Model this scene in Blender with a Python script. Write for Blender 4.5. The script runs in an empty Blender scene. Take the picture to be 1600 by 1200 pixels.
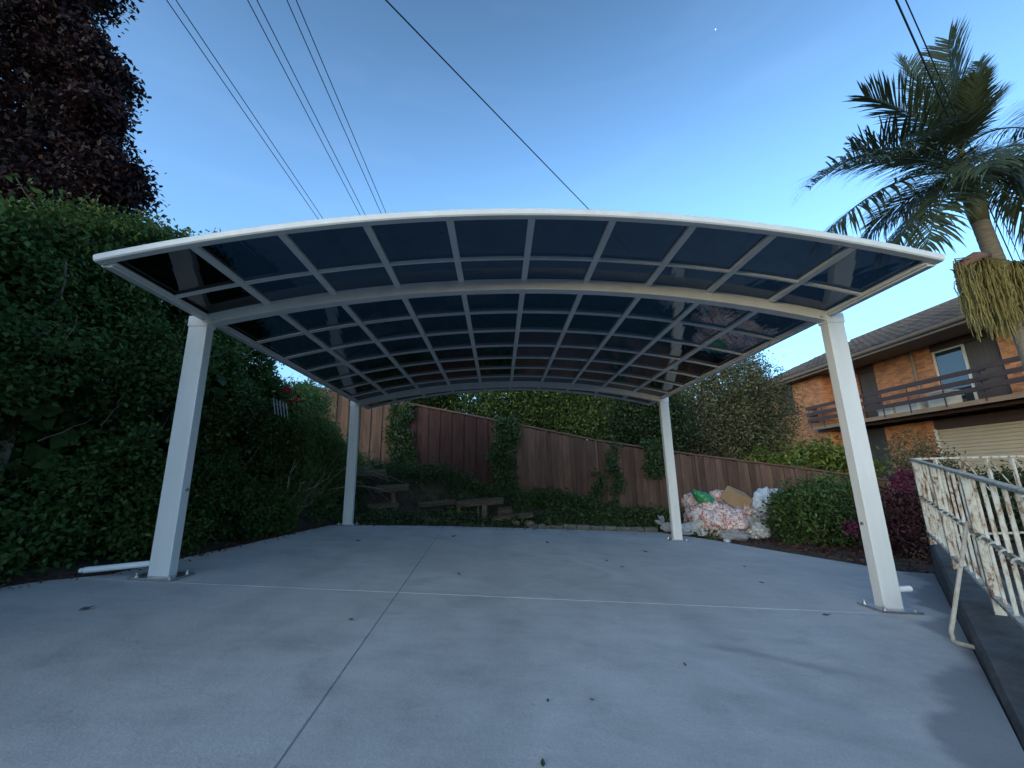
import bpy, math, random
import numpy as np
from mathutils import Vector, Matrix, noise as mnoise

random.seed(7)
RNG = np.random.default_rng(7)
scene = bpy.context.scene
COL = scene.collection
R = math.radians

# ------------------------------------------------------------------ camera
CAM = Vector((-0.2380, -3.3050, 0.8268))
YAW, PITCH, ROLL, FPX = 0.0353, 0.2262, -0.0189, 649.25      # focal length in pixels of the 1600 wide photograph
FW = Vector((math.sin(YAW)*math.cos(PITCH), math.cos(YAW)*math.cos(PITCH), math.sin(PITCH)))
_R0 = Vector((math.cos(YAW), -math.sin(YAW), 0)); _U0 = _R0.cross(FW)
RT = math.cos(ROLL)*_R0 + math.sin(ROLL)*_U0
UP = -math.sin(ROLL)*_R0 + math.cos(ROLL)*_U0
cam_data = bpy.data.cameras.new('camera'); cam = bpy.data.objects.new('camera', cam_data); COL.objects.link(cam)
cam.matrix_world = Matrix(((RT.x, UP.x, -FW.x, CAM.x), (RT.y, UP.y, -FW.y, CAM.y), (RT.z, UP.z, -FW.z, CAM.z), (0, 0, 0, 1)))
cam_data.sensor_width = 36; cam_data.lens = FPX/1600*36
cam_data.clip_start = 0.05; cam_data.clip_end = 4000
scene.camera = cam

# ------------------------------------------------------------------ sky, dusk light, exposure
SUN_EL, SUN_ROT = R(10.0), R(215)            # low sun behind the photographer
world = bpy.data.worlds.new('World'); scene.world = world; world.use_nodes = True
wn, wl = world.node_tree.nodes, world.node_tree.links
bg = wn['Background']
sky = wn.new('ShaderNodeTexSky'); sky.sky_type = 'NISHITA'; sky.sun_disc = False
sky.sun_elevation = SUN_EL; sky.sun_rotation = SUN_ROT
sky.air_density = 0.7; sky.dust_density = 1.0; sky.ozone_density = 2.8
wb = wn.new('ShaderNodeMix'); wb.data_type = 'RGBA'; wb.blend_type = 'MULTIPLY'; wb.inputs[0].default_value = 1      # camera white balance
wb.inputs[7].default_value = (0.95, 1.02, 0.94, 1); wl.new(sky.outputs['Color'], wb.inputs[6]); 
tcw = wn.new('ShaderNodeTexCoord'); sz = wn.new('ShaderNodeSeparateXYZ'); wl.new(tcw.outputs['Generated'], sz.inputs[0])
zr = wn.new('ShaderNodeMapRange'); zr.interpolation_type = 'SMOOTHSTEP'; zr.inputs['From Min'].default_value = 0.30; zr.inputs['From Max'].default_value = 1.0
zr.inputs['To Min'].default_value = 1.0; zr.inputs['To Max'].default_value = 0.30; wl.new(sz.outputs[2], zr.inputs['Value'])
wmap = wn.new('ShaderNodeMapping'); wmap.inputs['Scale'].default_value = (1.2, 1.2, 7.0); wl.new(tcw.outputs['Generated'], wmap.inputs[0])
wno = wn.new('ShaderNodeTexNoise'); wno.inputs['Scale'].default_value = 2.2; wno.inputs['Detail'].default_value = 6; wno.inputs['Distortion'].default_value = 0.6; wl.new(wmap.outputs[0], wno.inputs['Vector'])
wr = wn.new('ShaderNodeMapRange'); wr.inputs['From Min'].default_value = 0.52; wr.inputs['From Max'].default_value = 0.80; wr.inputs['To Max'].default_value = 0.025; wl.new(wno.outputs['Fac'], wr.inputs['Value'])
wsc = wn.new('ShaderNodeVectorMath'); wsc.operation = 'SCALE'; wl.new(wb.outputs[2], wsc.inputs[0]); wl.new(zr.outputs[0], wsc.inputs['Scale'])
wcl = wn.new('ShaderNodeMix'); wcl.data_type = 'RGBA'; wl.new(wr.outputs[0], wcl.inputs[0]); 
lo = wn.new('ShaderNodeMapRange'); lo.interpolation_type = 'SMOOTHSTEP'; lo.inputs['From Min'].default_value = 0.0; lo.inputs['From Max'].default_value = 0.85
lo.inputs['To Min'].default_value = 0.38; lo.inputs['To Max'].default_value = 1.0; wl.new(sz.outputs[2], lo.inputs['Value'])
ws2 = wn.new('ShaderNodeVectorMath'); ws2.operation = 'SCALE'; wl.new(wsc.outputs[0], ws2.inputs[0]); wl.new(lo.outputs[0], ws2.inputs['Scale']); wl.new(ws2.outputs[0], wcl.inputs[6]); wcl.inputs[7].default_value = (1.35, 1.55, 1.8, 1)
wl.new(wcl.outputs[2], bg.inputs['Color']); bg.inputs['Strength'].default_value = 0.15
sun_d = bpy.data.lights.new('sun', 'SUN'); sun_d.energy = 0.015; sun_d.angle = R(60); sun_d.color = (1.0, 0.75, 0.55)
sun = bpy.data.objects.new('sun', sun_d); COL.objects.link(sun)
_sd = Vector((math.sin(SUN_ROT)*math.cos(R(14)), math.cos(SUN_ROT)*math.cos(R(14)), math.sin(R(14))))
sun.rotation_euler = (-_sd).to_track_quat('-Z', 'Y').to_euler()
vs = scene.view_settings
scene.display_settings.display_device = 'sRGB'
vs.view_transform = 'Standard'; vs.look = 'None'; vs.gamma = 1; vs.use_curve_mapping = False
vs.exposure = 2.75
scene.cycles.use_denoising = True
scene.cycles.max_bounces = 8; scene.cycles.transparent_max_bounces = 24

# ------------------------------------------------------------------ pixel -> point on a plane of the place
def ray(px, py): return FW + RT*((px-800)/FPX) - UP*((py-600)/FPX)
def atY(px, py, Y): d = ray(px, py); return CAM + d*((Y-CAM.y)/d.y)
def atX(px, py, X): d = ray(px, py); return CAM + d*((X-CAM.x)/d.x)
SX, SY = -0.0665, -0.0057
def slab_z(x, y): return SX*x + SY*y
def at_slab(px, py, off=0.0):
    d = ray(px, py); n = Vector((-SX, -SY, 1)); return CAM + d*((off - n.dot(CAM))/n.dot(d))

# ------------------------------------------------------------------ materials
def new_mat(name):
    m = bpy.data.materials.new(name); m.use_nodes = True
    return m, m.node_tree.nodes, m.node_tree.links, m.node_tree.nodes['Principled BSDF']
def ramp(n, stops):
    r = n.new('ShaderNodeValToRGB'); e = r.color_ramp.elements
    while len(e) < len(stops): e.new(0.5)
    for i, (p, c) in enumerate(stops):
        e[i].position = p; e[i].color = tuple(c) + ((1,) if len(c) == 3 else ())
    return r
def mixc(n, l, fac, a, b, mode='MIX'):
    m = n.new('ShaderNodeMix'); m.data_type = 'RGBA'; m.blend_type = mode
    for sock, v in ((m.inputs[0], fac), (m.inputs[6], a), (m.inputs[7], b)):
        if hasattr(v, 'links'): l.new(v, sock)
        elif isinstance(v, (int, float)): sock.default_value = v
        else: sock.default_value = tuple(v) + (1,)
    return m.outputs[2]
def math_n(n, l, op, a, b=0.0):
    m = n.new('ShaderNodeMath'); m.operation = op
    for s, v in ((m.inputs[0], a), (m.inputs[1], b)):
        if hasattr(v, 'links'): l.new(v, s)
        else: s.default_value = v
    return m.outputs[0]
def noise_n(n, l, scale, detail=4, rough=0.6, vec=None, dist=0.0):
    t = n.new('ShaderNodeTexNoise'); t.inputs['Scale'].default_value = scale; t.inputs['Detail'].default_value = detail
    t.inputs['Roughness'].default_value = rough; t.inputs['Distortion'].default_value = dist
    if vec is None:
        c = n.new('ShaderNodeTexCoord'); vec = c.outputs['Object']
    l.new(vec, t.inputs['Vector']); return t.outputs['Fac']
def bump_n(n, l, bsdf, h, strength, dist=0.01):
    b = n.new('ShaderNodeBump'); b.inputs['Strength'].default_value = strength; b.inputs['Distance'].default_value = dist
    l.new(h, b.inputs['Height']); l.new(b.outputs['Normal'], bsdf.inputs['Normal'])
def simple(name, a, b=None, rough=0.5, scale=8, metal=0.0, bump=0.0, bscale=None, spec=None, stretch=None, vary=None):
    m, n, l, p = new_mat(name)
    p.inputs['Roughness'].default_value = rough; p.inputs['Metallic'].default_value = metal
    if spec is not None: p.inputs['Specular IOR Level'].default_value = spec
    vec = None
    if stretch:
        c = n.new('ShaderNodeTexCoord'); mp = n.new('ShaderNodeMapping'); mp.inputs['Scale'].default_value = stretch
        l.new(c.outputs['Object'], mp.inputs['Vector']); vec = mp.outputs['Vector']
    if b is None: p.inputs['Base Color'].default_value = tuple(a) + (1,)
    else:
        f = noise_n(n, l, scale, 5, 0.65, vec)
        l.new(ramp(n, [(0.3, a), (0.7, b)]).outputs[0], p.inputs['Base Color']); l.new(f, n[-1].inputs[0]) if False else None
        r = [x for x in n if x.type == 'VALTORGB'][-1]; l.new(f, r.inputs[0])
        if vary:                                             # each piece its own tone
            oi = n.new('ShaderNodeObjectInfo'); vr = ramp(n, [(0.0, (vary[0],)*3), (1.0, (vary[1],)*3)]); l.new(oi.outputs['Random'], vr.inputs[0])
            l.new(mixc(n, l, 1.0, r.outputs[0], vr.outputs[0], 'MULTIPLY'), p.inputs['Base Color'])
    if bump: bump_n(n, l, p, noise_n(n, l, bscale or scale*3, 4, 0.6, vec), bump)
    return m
def leaf_mat(name, dark, light, rough=0.5, transl=0.25, spec=0.22):
    m, n, l, p = new_mat(name)
    at = n.new('ShaderNodeAttribute'); at.attribute_name = 'tint'
    r = ramp(n, [(0.0, dark), (1.0, light)]); l.new(at.outputs['Fac'], r.inputs[0])
    l.new(r.outputs[0], p.inputs['Base Color']); p.inputs['Roughness'].default_value = rough
    p.inputs['Specular IOR Level'].default_value = spec
    tr = n.new('ShaderNodeBsdfTranslucent'); l.new(r.outputs[0], tr.inputs['Color'])
    mx = n.new('ShaderNodeMixShader'); mx.inputs[0].default_value = transl
    l.new(p.outputs[0], mx.inputs[1]); l.new(tr.outputs[0], mx.inputs[2])
    l.new(mx.outputs[0], n['Material Output'].inputs['Surface'])
    return m

M = {}
M['white'] = simple('white_powder_coat', (0.54, 0.54, 0.535), (0.62, 0.62, 0.615), 0.42, 2.2, bump=0.04, bscale=60, stretch=(3, 3, 0.5))
M['steel'] = simple('galvanised_steel', (0.35, 0.36, 0.38), (0.6, 0.6, 0.62), 0.32, 14, metal=0.9)
M['bolt'] = simple('bolt_steel', (0.5, 0.5, 0.5), rough=0.3, metal=1.0)
M['pvc'] = simple('white_pipe', (0.7, 0.7, 0.7), rough=0.35)
M['wire'] = simple('black_cable', (0.02, 0.022, 0.03), rough=0.6)
M['bark'] = simple('grey_bark', (0.09, 0.075, 0.06), (0.20, 0.17, 0.14), 0.9, 14, bump=0.5)
M['twig'] = simple('dry_twig', (0.16, 0.13, 0.10), (0.30, 0.26, 0.21), 0.9, 20, bump=0.3)
M['timber'] = simple('weathered_timber', (0.06, 0.047, 0.034), (0.20, 0.16, 0.115), 0.95, 9, bump=0.8, stretch=(1, 6, 6), spec=0.2, vary=(0.6, 1.15))
M['stone'] = simple('rough_stone', (0.08, 0.068, 0.055), (0.19, 0.165, 0.135), 0.95, 7, bump=0.6)
M['fence'] = simple('brown_fence_stain', (0.078, 0.046, 0.035), (0.145, 0.088, 0.067), 0.85, 3, bump=0.35, bscale=30, stretch=(5, 5, 0.7), spec=0.2, vary=(0.62, 1.15))
M['fence_shaded'] = simple('shaded_fence_stain', (0.038, 0.018, 0.015), (0.075, 0.036, 0.030), 0.85, 3, bump=0.35, bscale=30, stretch=(5, 5, 0.7), spec=0.2, vary=(0.7, 1.15))  # darker copy of the fence stain: shade on the left palings put into colour
M['fence_trim'] = simple('dark_fence_trim', (0.075, 0.038, 0.03), (0.12, 0.06, 0.05), 0.7, 5, bump=0.2)
M['kerb'] = simple('dark_stained_concrete', (0.028, 0.028, 0.03), (0.10, 0.10, 0.10), 0.9, 5, bump=0.6, bscale=30)
M['edging'] = simple('mortar_edging', (0.07, 0.065, 0.055), (0.17, 0.155, 0.135), 0.95, 8, bump=0.6)
M['soil'] = simple('garden_soil', (0.025, 0.02, 0.015), (0.075, 0.055, 0.04), 1.0, 4, bump=0.8, bscale=18)
M['subbase'] = simple('dark_joint_filler', (0.36, 0.35, 0.34), rough=1.0)
M['brown'] = simple('brown_stained_timber', (0.05, 0.026, 0.02), (0.085, 0.045, 0.036), 0.6, 4, bump=0.15, stretch=(1, 1, 5))
M['gutter'] = simple('brown_gutter_paint', (0.17, 0.12, 0.085), (0.21, 0.15, 0.11), 0.5, 4)
M['soffit'] = simple('soffit_board', (0.20, 0.16, 0.13), (0.25, 0.20, 0.16), 0.8, 4)
M['tile'] = simple('roof_tile_clay', (0.09, 0.07, 0.058), (0.20, 0.145, 0.115), 0.9, 2.5, bump=0.3, vary=(0.65, 1.2))
M['balcony'] = simple('balcony_edge_beam', (0.26, 0.165, 0.10), (0.33, 0.21, 0.135), 0.75, 3)
M['garage'] = simple('cream_garage_door', (0.44, 0.35, 0.24), (0.5, 0.4, 0.28), 0.55, 2)
M['frame'] = simple('white_window_frame', (0.6, 0.58, 0.54), rough=0.5)
M['greyslat'] = simple('grey_weathered_slat', (0.30, 0.31, 0.30), rough=0.8)
M['boxwhite'] = simple('white_storage_box', (0.68, 0.66, 0.6), rough=0.6)
M['interior'] = simple('dim_room', (0.05, 0.05, 0.05), rough=0.9)
M['curtain'] = simple('dark_curtain', (0.06, 0.05, 0.045), (0.11, 0.09, 0.08), 0.95, 2, stretch=(12, 12, 0.3))
M['card'] = simple('cardboard', (0.30, 0.19, 0.105), (0.37, 0.24, 0.14), 0.9, 6)
M['palmtrunk'] = simple('palm_trunk', (0.11, 0.095, 0.075), (0.25, 0.21, 0.165), 0.9, 6, bump=0.5, stretch=(1, 1, 5))
M['shaft'] = simple('palm_crownshaft', (0.07, 0.085, 0.035), (0.14, 0.13, 0.06), 0.55, 5, stretch=(4, 4, 0.6))
M['strand'] = simple('palm_flower_strand', (0.10, 0.085, 0.022), (0.23, 0.185, 0.055), 0.8, 25)
M['spathe'] = simple('dry_palm_bract', (0.16, 0.08, 0.06), (0.25, 0.14, 0.10), 0.9, 8)
M['litter'] = leaf_mat('leaf_litter', (0.05, 0.018, 0.014), (0.17, 0.075, 0.05), 0.9, 0.05)
M['l_hedge'] = leaf_mat('hedge_leaf', (0.024, 0.053, 0.017), (0.105, 0.165, 0.04), 0.55, 0.25, 0.13)
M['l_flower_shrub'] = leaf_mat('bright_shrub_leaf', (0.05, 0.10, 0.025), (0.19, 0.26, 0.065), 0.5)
M['l_copper'] = leaf_mat('copper_leaf', (0.014, 0.009, 0.010), (0.055, 0.022, 0.025), 0.6, 0.2)
M['l_ivy'] = leaf_mat('ivy_leaf', (0.018, 0.042, 0.014), (0.06, 0.10, 0.03), 0.45)
M['l_cover'] = leaf_mat('ground_cover_leaf', (0.025, 0.05, 0.015), (0.085, 0.125, 0.04), 0.55)
M['l_olive'] = leaf_mat('olive_leaf', (0.06, 0.07, 0.035), (0.19, 0.185, 0.105), 0.6)
M['l_green'] = leaf_mat('mid_green_leaf', (0.04, 0.075, 0.02), (0.15, 0.20, 0.055), 0.5, 0.35)
M['l_dark'] = leaf_mat('dark_tree_leaf', (0.018, 0.035, 0.014), (0.05, 0.08, 0.028), 0.5)
M['l_yellow'] = leaf_mat('yellow_green_leaf', (0.06, 0.10, 0.02), (0.22, 0.25, 0.06), 0.5, 0.3)
M['l_bush'] = leaf_mat('garden_bush_leaf', (0.022, 0.048, 0.015), (0.10, 0.155, 0.04), 0.5)
M['l_magenta'] = leaf_mat('magenta_bract', (0.04, 0.008, 0.018), (0.16, 0.018, 0.07), 0.7, 0.2)
M['l_maroon'] = leaf_mat('maroon_leaf', (0.022, 0.010, 0.011), (0.08, 0.024, 0.029), 0.6, 0.2)
M['l_palm'] = leaf_mat('palm_leaflet', (0.022, 0.036, 0.020), (0.07, 0.09, 0.045), 0.42, 0.22)
M['petal'] = leaf_mat('red_petal', (0.28, 0.02, 0.03), (0.42, 0.04, 0.06), 0.6, 0.3)

def concrete_mat():
    m, n, l, p = new_mat('blue_grey_concrete')
    tc = n.new('ShaderNodeTexCoord'); ob = tc.outputs['Object']
    big = noise_n(n, l, 0.55, 5, 0.6, ob, 0.6); mid = noise_n(n, l, 3.2, 6, 0.65, ob, 0.4); fine = noise_n(n, l, 140, 3, 0.7, ob)
    c1 = ramp(n, [(0.30, (0.41, 0.39, 0.37)), (0.70, (0.54, 0.515, 0.49))]); l.new(big, c1.inputs[0])
    c2 = ramp(n, [(0.25, (0.74, 0.74, 0.75)), (0.5, (0.98, 0.98, 0.98)), (0.78, (1.12, 1.11, 1.10))]); l.new(mid, c2.inputs[0])
    col = mixc(n, l, 1.0, c1.outputs[0], c2.outputs[0], 'MULTIPLY')
    c3 = ramp(n, [(0.25, (0.78, 0.78, 0.78)), (0.75, (1.16, 1.16, 1.16))]); l.new(fine, c3.inputs[0])
    col = mixc(n, l, 1.0, col, c3.outputs[0], 'MULTIPLY')
    # trowel / sweep marks: long stretched noise
    mp = n.new('ShaderNodeMapping'); mp.inputs['Scale'].default_value = (1.1, 7.0, 1); mp.inputs['Rotation'].default_value = (0, 0, R(12)); l.new(ob, mp.inputs[0])
    sw = noise_n(n, l, 1.6, 5, 0.7, mp.outputs[0], 0.8)
    c4 = ramp(n, [(0.3, (0.93, 0.93, 0.935)), (0.6, (1.02, 1.02, 1.015)), (0.75, (1.07, 1.065, 1.06))]); l.new(sw, c4.inputs[0])
    col = mixc(n, l, 1.0, col, c4.outputs[0], 'MULTIPLY')
    sx = n.new('ShaderNodeSeparateXYZ'); l.new(ob, sx.inputs[0]); X, Y = sx.outputs[0], sx.outputs[1]
    wob = math_n(n, l, 'MULTIPLY', math_n(n, l, 'SUBTRACT', noise_n(n, l, 1.4, 4, 0.6, ob), 0.5), 1.0)
    # pale cement dust along the cross joint
    dj = math_n(n, l, 'ABSOLUTE', math_n(n, l, 'ADD', Y, 0.085))
    mj = math_n(n, l, 'MULTIPLY', math_n(n, l, 'GREATER_THAN', math_n(n, l, 'MULTIPLY', noise_n(n, l, 9, 3, 0.7, ob), 0.036), dj), math_n(n, l, 'MULTIPLY', noise_n(n, l, 2.3, 4, 0.8, ob), 0.12))
    col = mixc(n, l, mj, col, (0.55, 0.55, 0.56))
    # dark damp stain beside the low wall (distance to the wall line)
    ax, ay, dx, dy = 1.55, -1.68, 0.69, 0.724
    dist = math_n(n, l, 'ADD', math_n(n, l, 'MULTIPLY', math_n(n, l, 'SUBTRACT', X, ax), -dy), math_n(n, l, 'MULTIPLY', math_n(n, l, 'SUBTRACT', Y, ay), dx))
    lob = math_n(n, l, 'MULTIPLY', math_n(n, l, 'SUBTRACT', noise_n(n, l, 1.5, 3, 0.5, ob), 0.38), 1.1)
    st = n.new('ShaderNodeMapRange'); st.interpolation_type = 'SMOOTHSTEP'; st.inputs['From Min'].default_value = 0.07; st.inputs['From Max'].default_value = -0.07
    l.new(math_n(n, l, 'SUBTRACT', dist, lob), st.inputs['Value'])
    col = mixc(n, l, math_n(n, l, 'MULTIPLY', st.outputs[0], 0.62), col, (0.13, 0.133, 0.145))
    # a pale scrape and a darker drip trail running to the right front
    def trail(x0, y0, x1, y1, w, amt, c, colin):
        L = math.hypot(x1-x0, y1-y0); ux, uy = (x1-x0)/L, (y1-y0)/L
        s = math_n(n, l, 'ADD', math_n(n, l, 'MULTIPLY', math_n(n, l, 'SUBTRACT', X, x0), ux), math_n(n, l, 'MULTIPLY', math_n(n, l, 'SUBTRACT', Y, y0), uy))
        d = math_n(n, l, 'ADD', math_n(n, l, 'MULTIPLY', math_n(n, l, 'SUBTRACT', X, x0), -uy), math_n(n, l, 'MULTIPLY', math_n(n, l, 'SUBTRACT', Y, y0), ux))
        d = math_n(n, l, 'ABSOLUTE', math_n(n, l, 'ADD', d, math_n(n, l, 'MULTIPLY', wob, 0.5)))
        f = n.new('ShaderNodeMapRange'); f.interpolation_type = 'SMOOTHSTEP'; f.inputs['From Min'].default_value = w; f.inputs['From Max'].default_value = 0; l.new(d, f.inputs['Value'])
        e0 = n.new('ShaderNodeMapRange'); e0.inputs['From Min'].default_value = 0; e0.inputs['From Max'].default_value = 0.25; l.new(s, e0.inputs['Value'])
        e1 = n.new('ShaderNodeMapRange'); e1.inputs['From Min'].default_value = L; e1.inputs['From Max'].default_value = L-0.25; l.new(s, e1.inputs['Value'])
        g = math_n(n, l, 'MULTIPLY', math_n(n, l, 'MULTIPLY', e0.outputs[0], e1.outputs[0]), math_n(n, l, 'MULTIPLY', f.outputs[0], amt))
        return mixc(n, l, g, colin, c)
    col = trail(0.55, -0.95, 1.25, -1.75, 0.07, 0.45, (0.52, 0.52, 0.52), col)
    col = trail(0.75, -0.75, 1.55, -1.25, 0.09, 0.5, (0.2, 0.205, 0.22), col)
    col = trail(0.5, 1.9, 0.9, 0.5, 0.11, 0.45, (0.52, 0.52, 0.52), col)
    # scattered small dark spots, faint hairline cracks and tyre scuffs
    vo = n.new('ShaderNodeTexVoronoi'); vo.inputs['Scale'].default_value = 3.3; vo.inputs['Randomness'].default_value = 1; l.new(ob, vo.inputs['Vector'])
    sp = n.new('ShaderNodeMapRange'); sp.inputs['From Min'].default_value = 0.055; sp.inputs['From Max'].default_value = 0.03; l.new(math_n(n, l, 'ADD', vo.outputs['Distance'], math_n(n, l, 'MULTIPLY', mid, 0.04)), sp.inputs['Value'])
    col = mixc(n, l, math_n(n, l, 'MULTIPLY', sp.outputs[0], 0.45), col, (0.14, 0.135, 0.13))
    vc = n.new('ShaderNodeTexVoronoi'); vc.feature = 'DISTANCE_TO_EDGE'; vc.inputs['Scale'].default_value = 0.33
    dv = n.new('ShaderNodeVectorMath'); dv.operation = 'ADD'; l.new(ob, dv.inputs[0]); nv = n.new('ShaderNodeTexNoise'); nv.inputs['Scale'].default_value = 2.5; nv.inputs['Detail'].default_value = 5; l.new(ob, nv.inputs['Vector'])
    ns = n.new('ShaderNodeVectorMath'); ns.operation = 'SCALE'; ns.inputs['Scale'].default_value = 0.5; l.new(nv.outputs['Color'], ns.inputs[0]); l.new(ns.outputs[0], dv.inputs[1]); l.new(dv.outputs[0], vc.inputs['Vector'])
    ck = n.new('ShaderNodeMapRange'); ck.inputs['From Min'].default_value = 0.0022; ck.inputs['From Max'].default_value = 0.0008; l.new(vc.outputs['Distance'], ck.inputs['Value'])
    col = mixc(n, l, math_n(n, l, 'MULTIPLY', ck.outputs[0], math_n(n, l, 'MULTIPLY', mid, 0.22)), col, (0.15, 0.15, 0.15))
    for xc, am in ((-1.75, 0.16), (-0.25, 0.13), (1.05, 0.15)):
        tx = n.new('ShaderNodeMapRange'); tx.interpolation_type = 'SMOOTHSTEP'; tx.inputs['From Min'].default_value = 0.16; tx.inputs['From Max'].default_value = 0.02
        l.new(math_n(n, l, 'ABSOLUTE', math_n(n, l, 'ADD', math_n(n, l, 'SUBTRACT', X, xc), math_n(n, l, 'MULTIPLY', wob, 0.3))), tx.inputs['Value'])
        col = mixc(n, l, math_n(n, l, 'MULTIPLY', math_n(n, l, 'MULTIPLY', tx.outputs[0], big), am*2), col, (0.22, 0.215, 0.21))
    l.new(col, p.inputs['Base Color'])
    rr = ramp(n, [(0.3, (0.62,)*3), (0.7, (0.85,)*3)]); l.new(mid, rr.inputs[0]); l.new(rr.outputs[0], p.inputs['Roughness'])
    hb = math_n(n, l, 'ADD', math_n(n, l, 'MULTIPLY', fine, 0.5), noise_n(n, l, 28, 4, 0.7, ob))
    bump_n(n, l, p, hb, 0.25, 0.006)
    return m
M['concrete'] = concrete_mat()

def panel_mat():
    m, n, l, p = new_mat('tinted_roof_sheet')
    lw = n.new('ShaderNodeLayerWeight'); lw.inputs['Blend'].default_value = 0.5
    f = math_n(n, l, 'ADD', math_n(n, l, 'MULTIPLY', math_n(n, l, 'POWER', lw.outputs['Facing'], 5.0), 0.95), 0.05)
    tr = n.new('ShaderNodeBsdfTransparent'); dim = math_n(n, l, 'POWER', math_n(n, l, 'SUBTRACT', 1.0, lw.outputs['Facing']), 0.95)     # longer path through the sheet at a slant
    vt = n.new('ShaderNodeVectorMath'); vt.operation = 'SCALE'; vt.inputs[0].default_value = (0.155, 0.205, 0.23); l.new(dim, vt.inputs['Scale']); l.new(vt.outputs[0], tr.inputs['Color'])
    gl = n.new('ShaderNodeBsdfGlossy'); gl.inputs['Roughness'].default_value = 0.015; gl.inputs['Color'].default_value = (0.95, 0.97, 1, 1)
    b = n.new('ShaderNodeBump'); b.inputs['Strength'].default_value = 0.07; b.inputs['Distance'].default_value = 0.02
    l.new(noise_n(n, l, 2.2, 2, 0.5), b.inputs['Height']); l.new(b.outputs[0], gl.inputs['Normal'])
    mx = n.new('ShaderNodeMixShader'); l.new(f, mx.inputs[0]); l.new(tr.outputs[0], mx.inputs[1]); l.new(gl.outputs[0], mx.inputs[2])
    du = n.new('ShaderNodeBsdfDiffuse'); du.inputs['Color'].default_value = (0.3, 0.3, 0.29, 1); m2 = n.new('ShaderNodeMixShader')   # thin dust film
    dr = n.new('ShaderNodeMapRange'); dr.inputs['From Min'].default_value = 0.45; dr.inputs['From Max'].default_value = 0.8; dr.inputs['To Max'].default_value = 0.035; l.new(noise_n(n, l, 5, 6, 0.7, None, 1.0), dr.inputs['Value'])
    l.new(dr.outputs[0], m2.inputs[0]); l.new(mx.outputs[0], m2.inputs[1]); l.new(du.outputs[0], m2.inputs[2])
    l.new(m2.outputs[0], n['Material Output'].inputs['Surface'])
    return m
M['panel'] = panel_mat()

def glass_mat():
    m, n, l, p = new_mat('window_glass')
    p.inputs['Base Color'].default_value = (0.03, 0.04, 0.045, 1); p.inputs['Roughness'].default_value = 0.03
    p.inputs['Specular IOR Level'].default_value = 1.0; p.inputs['Coat Weight'].default_value = 1.0
    return m
M['glass'] = glass_mat()

def brick_mat():
    m, n, l, p = new_mat('orange_brickwork')
    tc = n.new('ShaderNodeTexCoord'); sx = n.new('ShaderNodeSeparateXYZ'); l.new(tc.outputs['Object'], sx.inputs[0])
    cb = n.new('ShaderNodeCombineXYZ'); l.new(math_n(n, l, 'ADD', sx.outputs[0], sx.outputs[1]), cb.inputs[0]); l.new(sx.outputs[2], cb.inputs[1])
    bt = n.new('ShaderNodeTexBrick'); l.new(cb.outputs[0], bt.inputs['Vector'])
    bt.inputs['Scale'].default_value = 1; bt.inputs['Brick Width'].default_value = 0.24; bt.inputs['Row Height'].default_value = 0.086
    bt.inputs['Mortar Size'].default_value = 0.006; bt.inputs['Mortar Smooth'].default_value = 0.3; bt.inputs['Bias'].default_value = -0.1
    bt.inputs['Color1'].default_value = (0.62, 0.235, 0.085, 1); bt.inputs['Color2'].default_value = (0.32, 0.115, 0.045, 1); bt.inputs['Mortar'].default_value = (0.42, 0.31, 0.22, 1)
    v = ramp(n, [(0.35, (0.82, 0.80, 0.78)), (0.6, (1.06, 1.06, 1.06))]); l.new(noise_n(n, l, 2.2, 4, 0.7), v.inputs[0])
    l.new(mixc(n, l, 1.0, bt.outputs['Color'], v.outputs[0], 'MULTIPLY'), p.inputs['Base Color']); p.inputs['Roughness'].default_value = 0.9
    bump_n(n, l, p, math_n(n, l, 'SUBTRACT', 1.0, bt.outputs['Fac']), 0.6, 0.01)
    return m
M['brick'] = brick_mat()

def rust_mat():
    m, n, l, p = new_mat('flaking_white_paint_over_rust')
    tc = n.new('ShaderNodeTexCoord'); mp = n.new('ShaderNodeMapping'); mp.inputs['Scale'].default_value = (1, 1, 0.3); l.new(tc.outputs['Object'], mp.inputs[0])
    a = noise_n(n, l, 24, 7, 0.72, mp.outputs[0], 0.5); b = noise_n(n, l, 40, 4, 0.7, tc.outputs['Object'])
    s = math_n(n, l, 'ADD', math_n(n, l, 'MULTIPLY', a, 0.75), math_n(n, l, 'MULTIPLY', b, 0.25))
    c = ramp(n, [(0.37, (0.06, 0.03, 0.02)), (0.42, (0.15, 0.075, 0.045)), (0.455, (0.30, 0.23, 0.17)), (0.50, (0.42, 0.385, 0.32)), (0.60, (0.50, 0.51, 0.48))]); l.new(s, c.inputs[0])
    l.new(c.outputs[0], p.inputs['Base Color']); p.inputs['Roughness'].default_value = 0.75
    bump_n(n, l, p, s, 0.6, 0.01)
    return m
M['rust'] = rust_mat()

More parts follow.
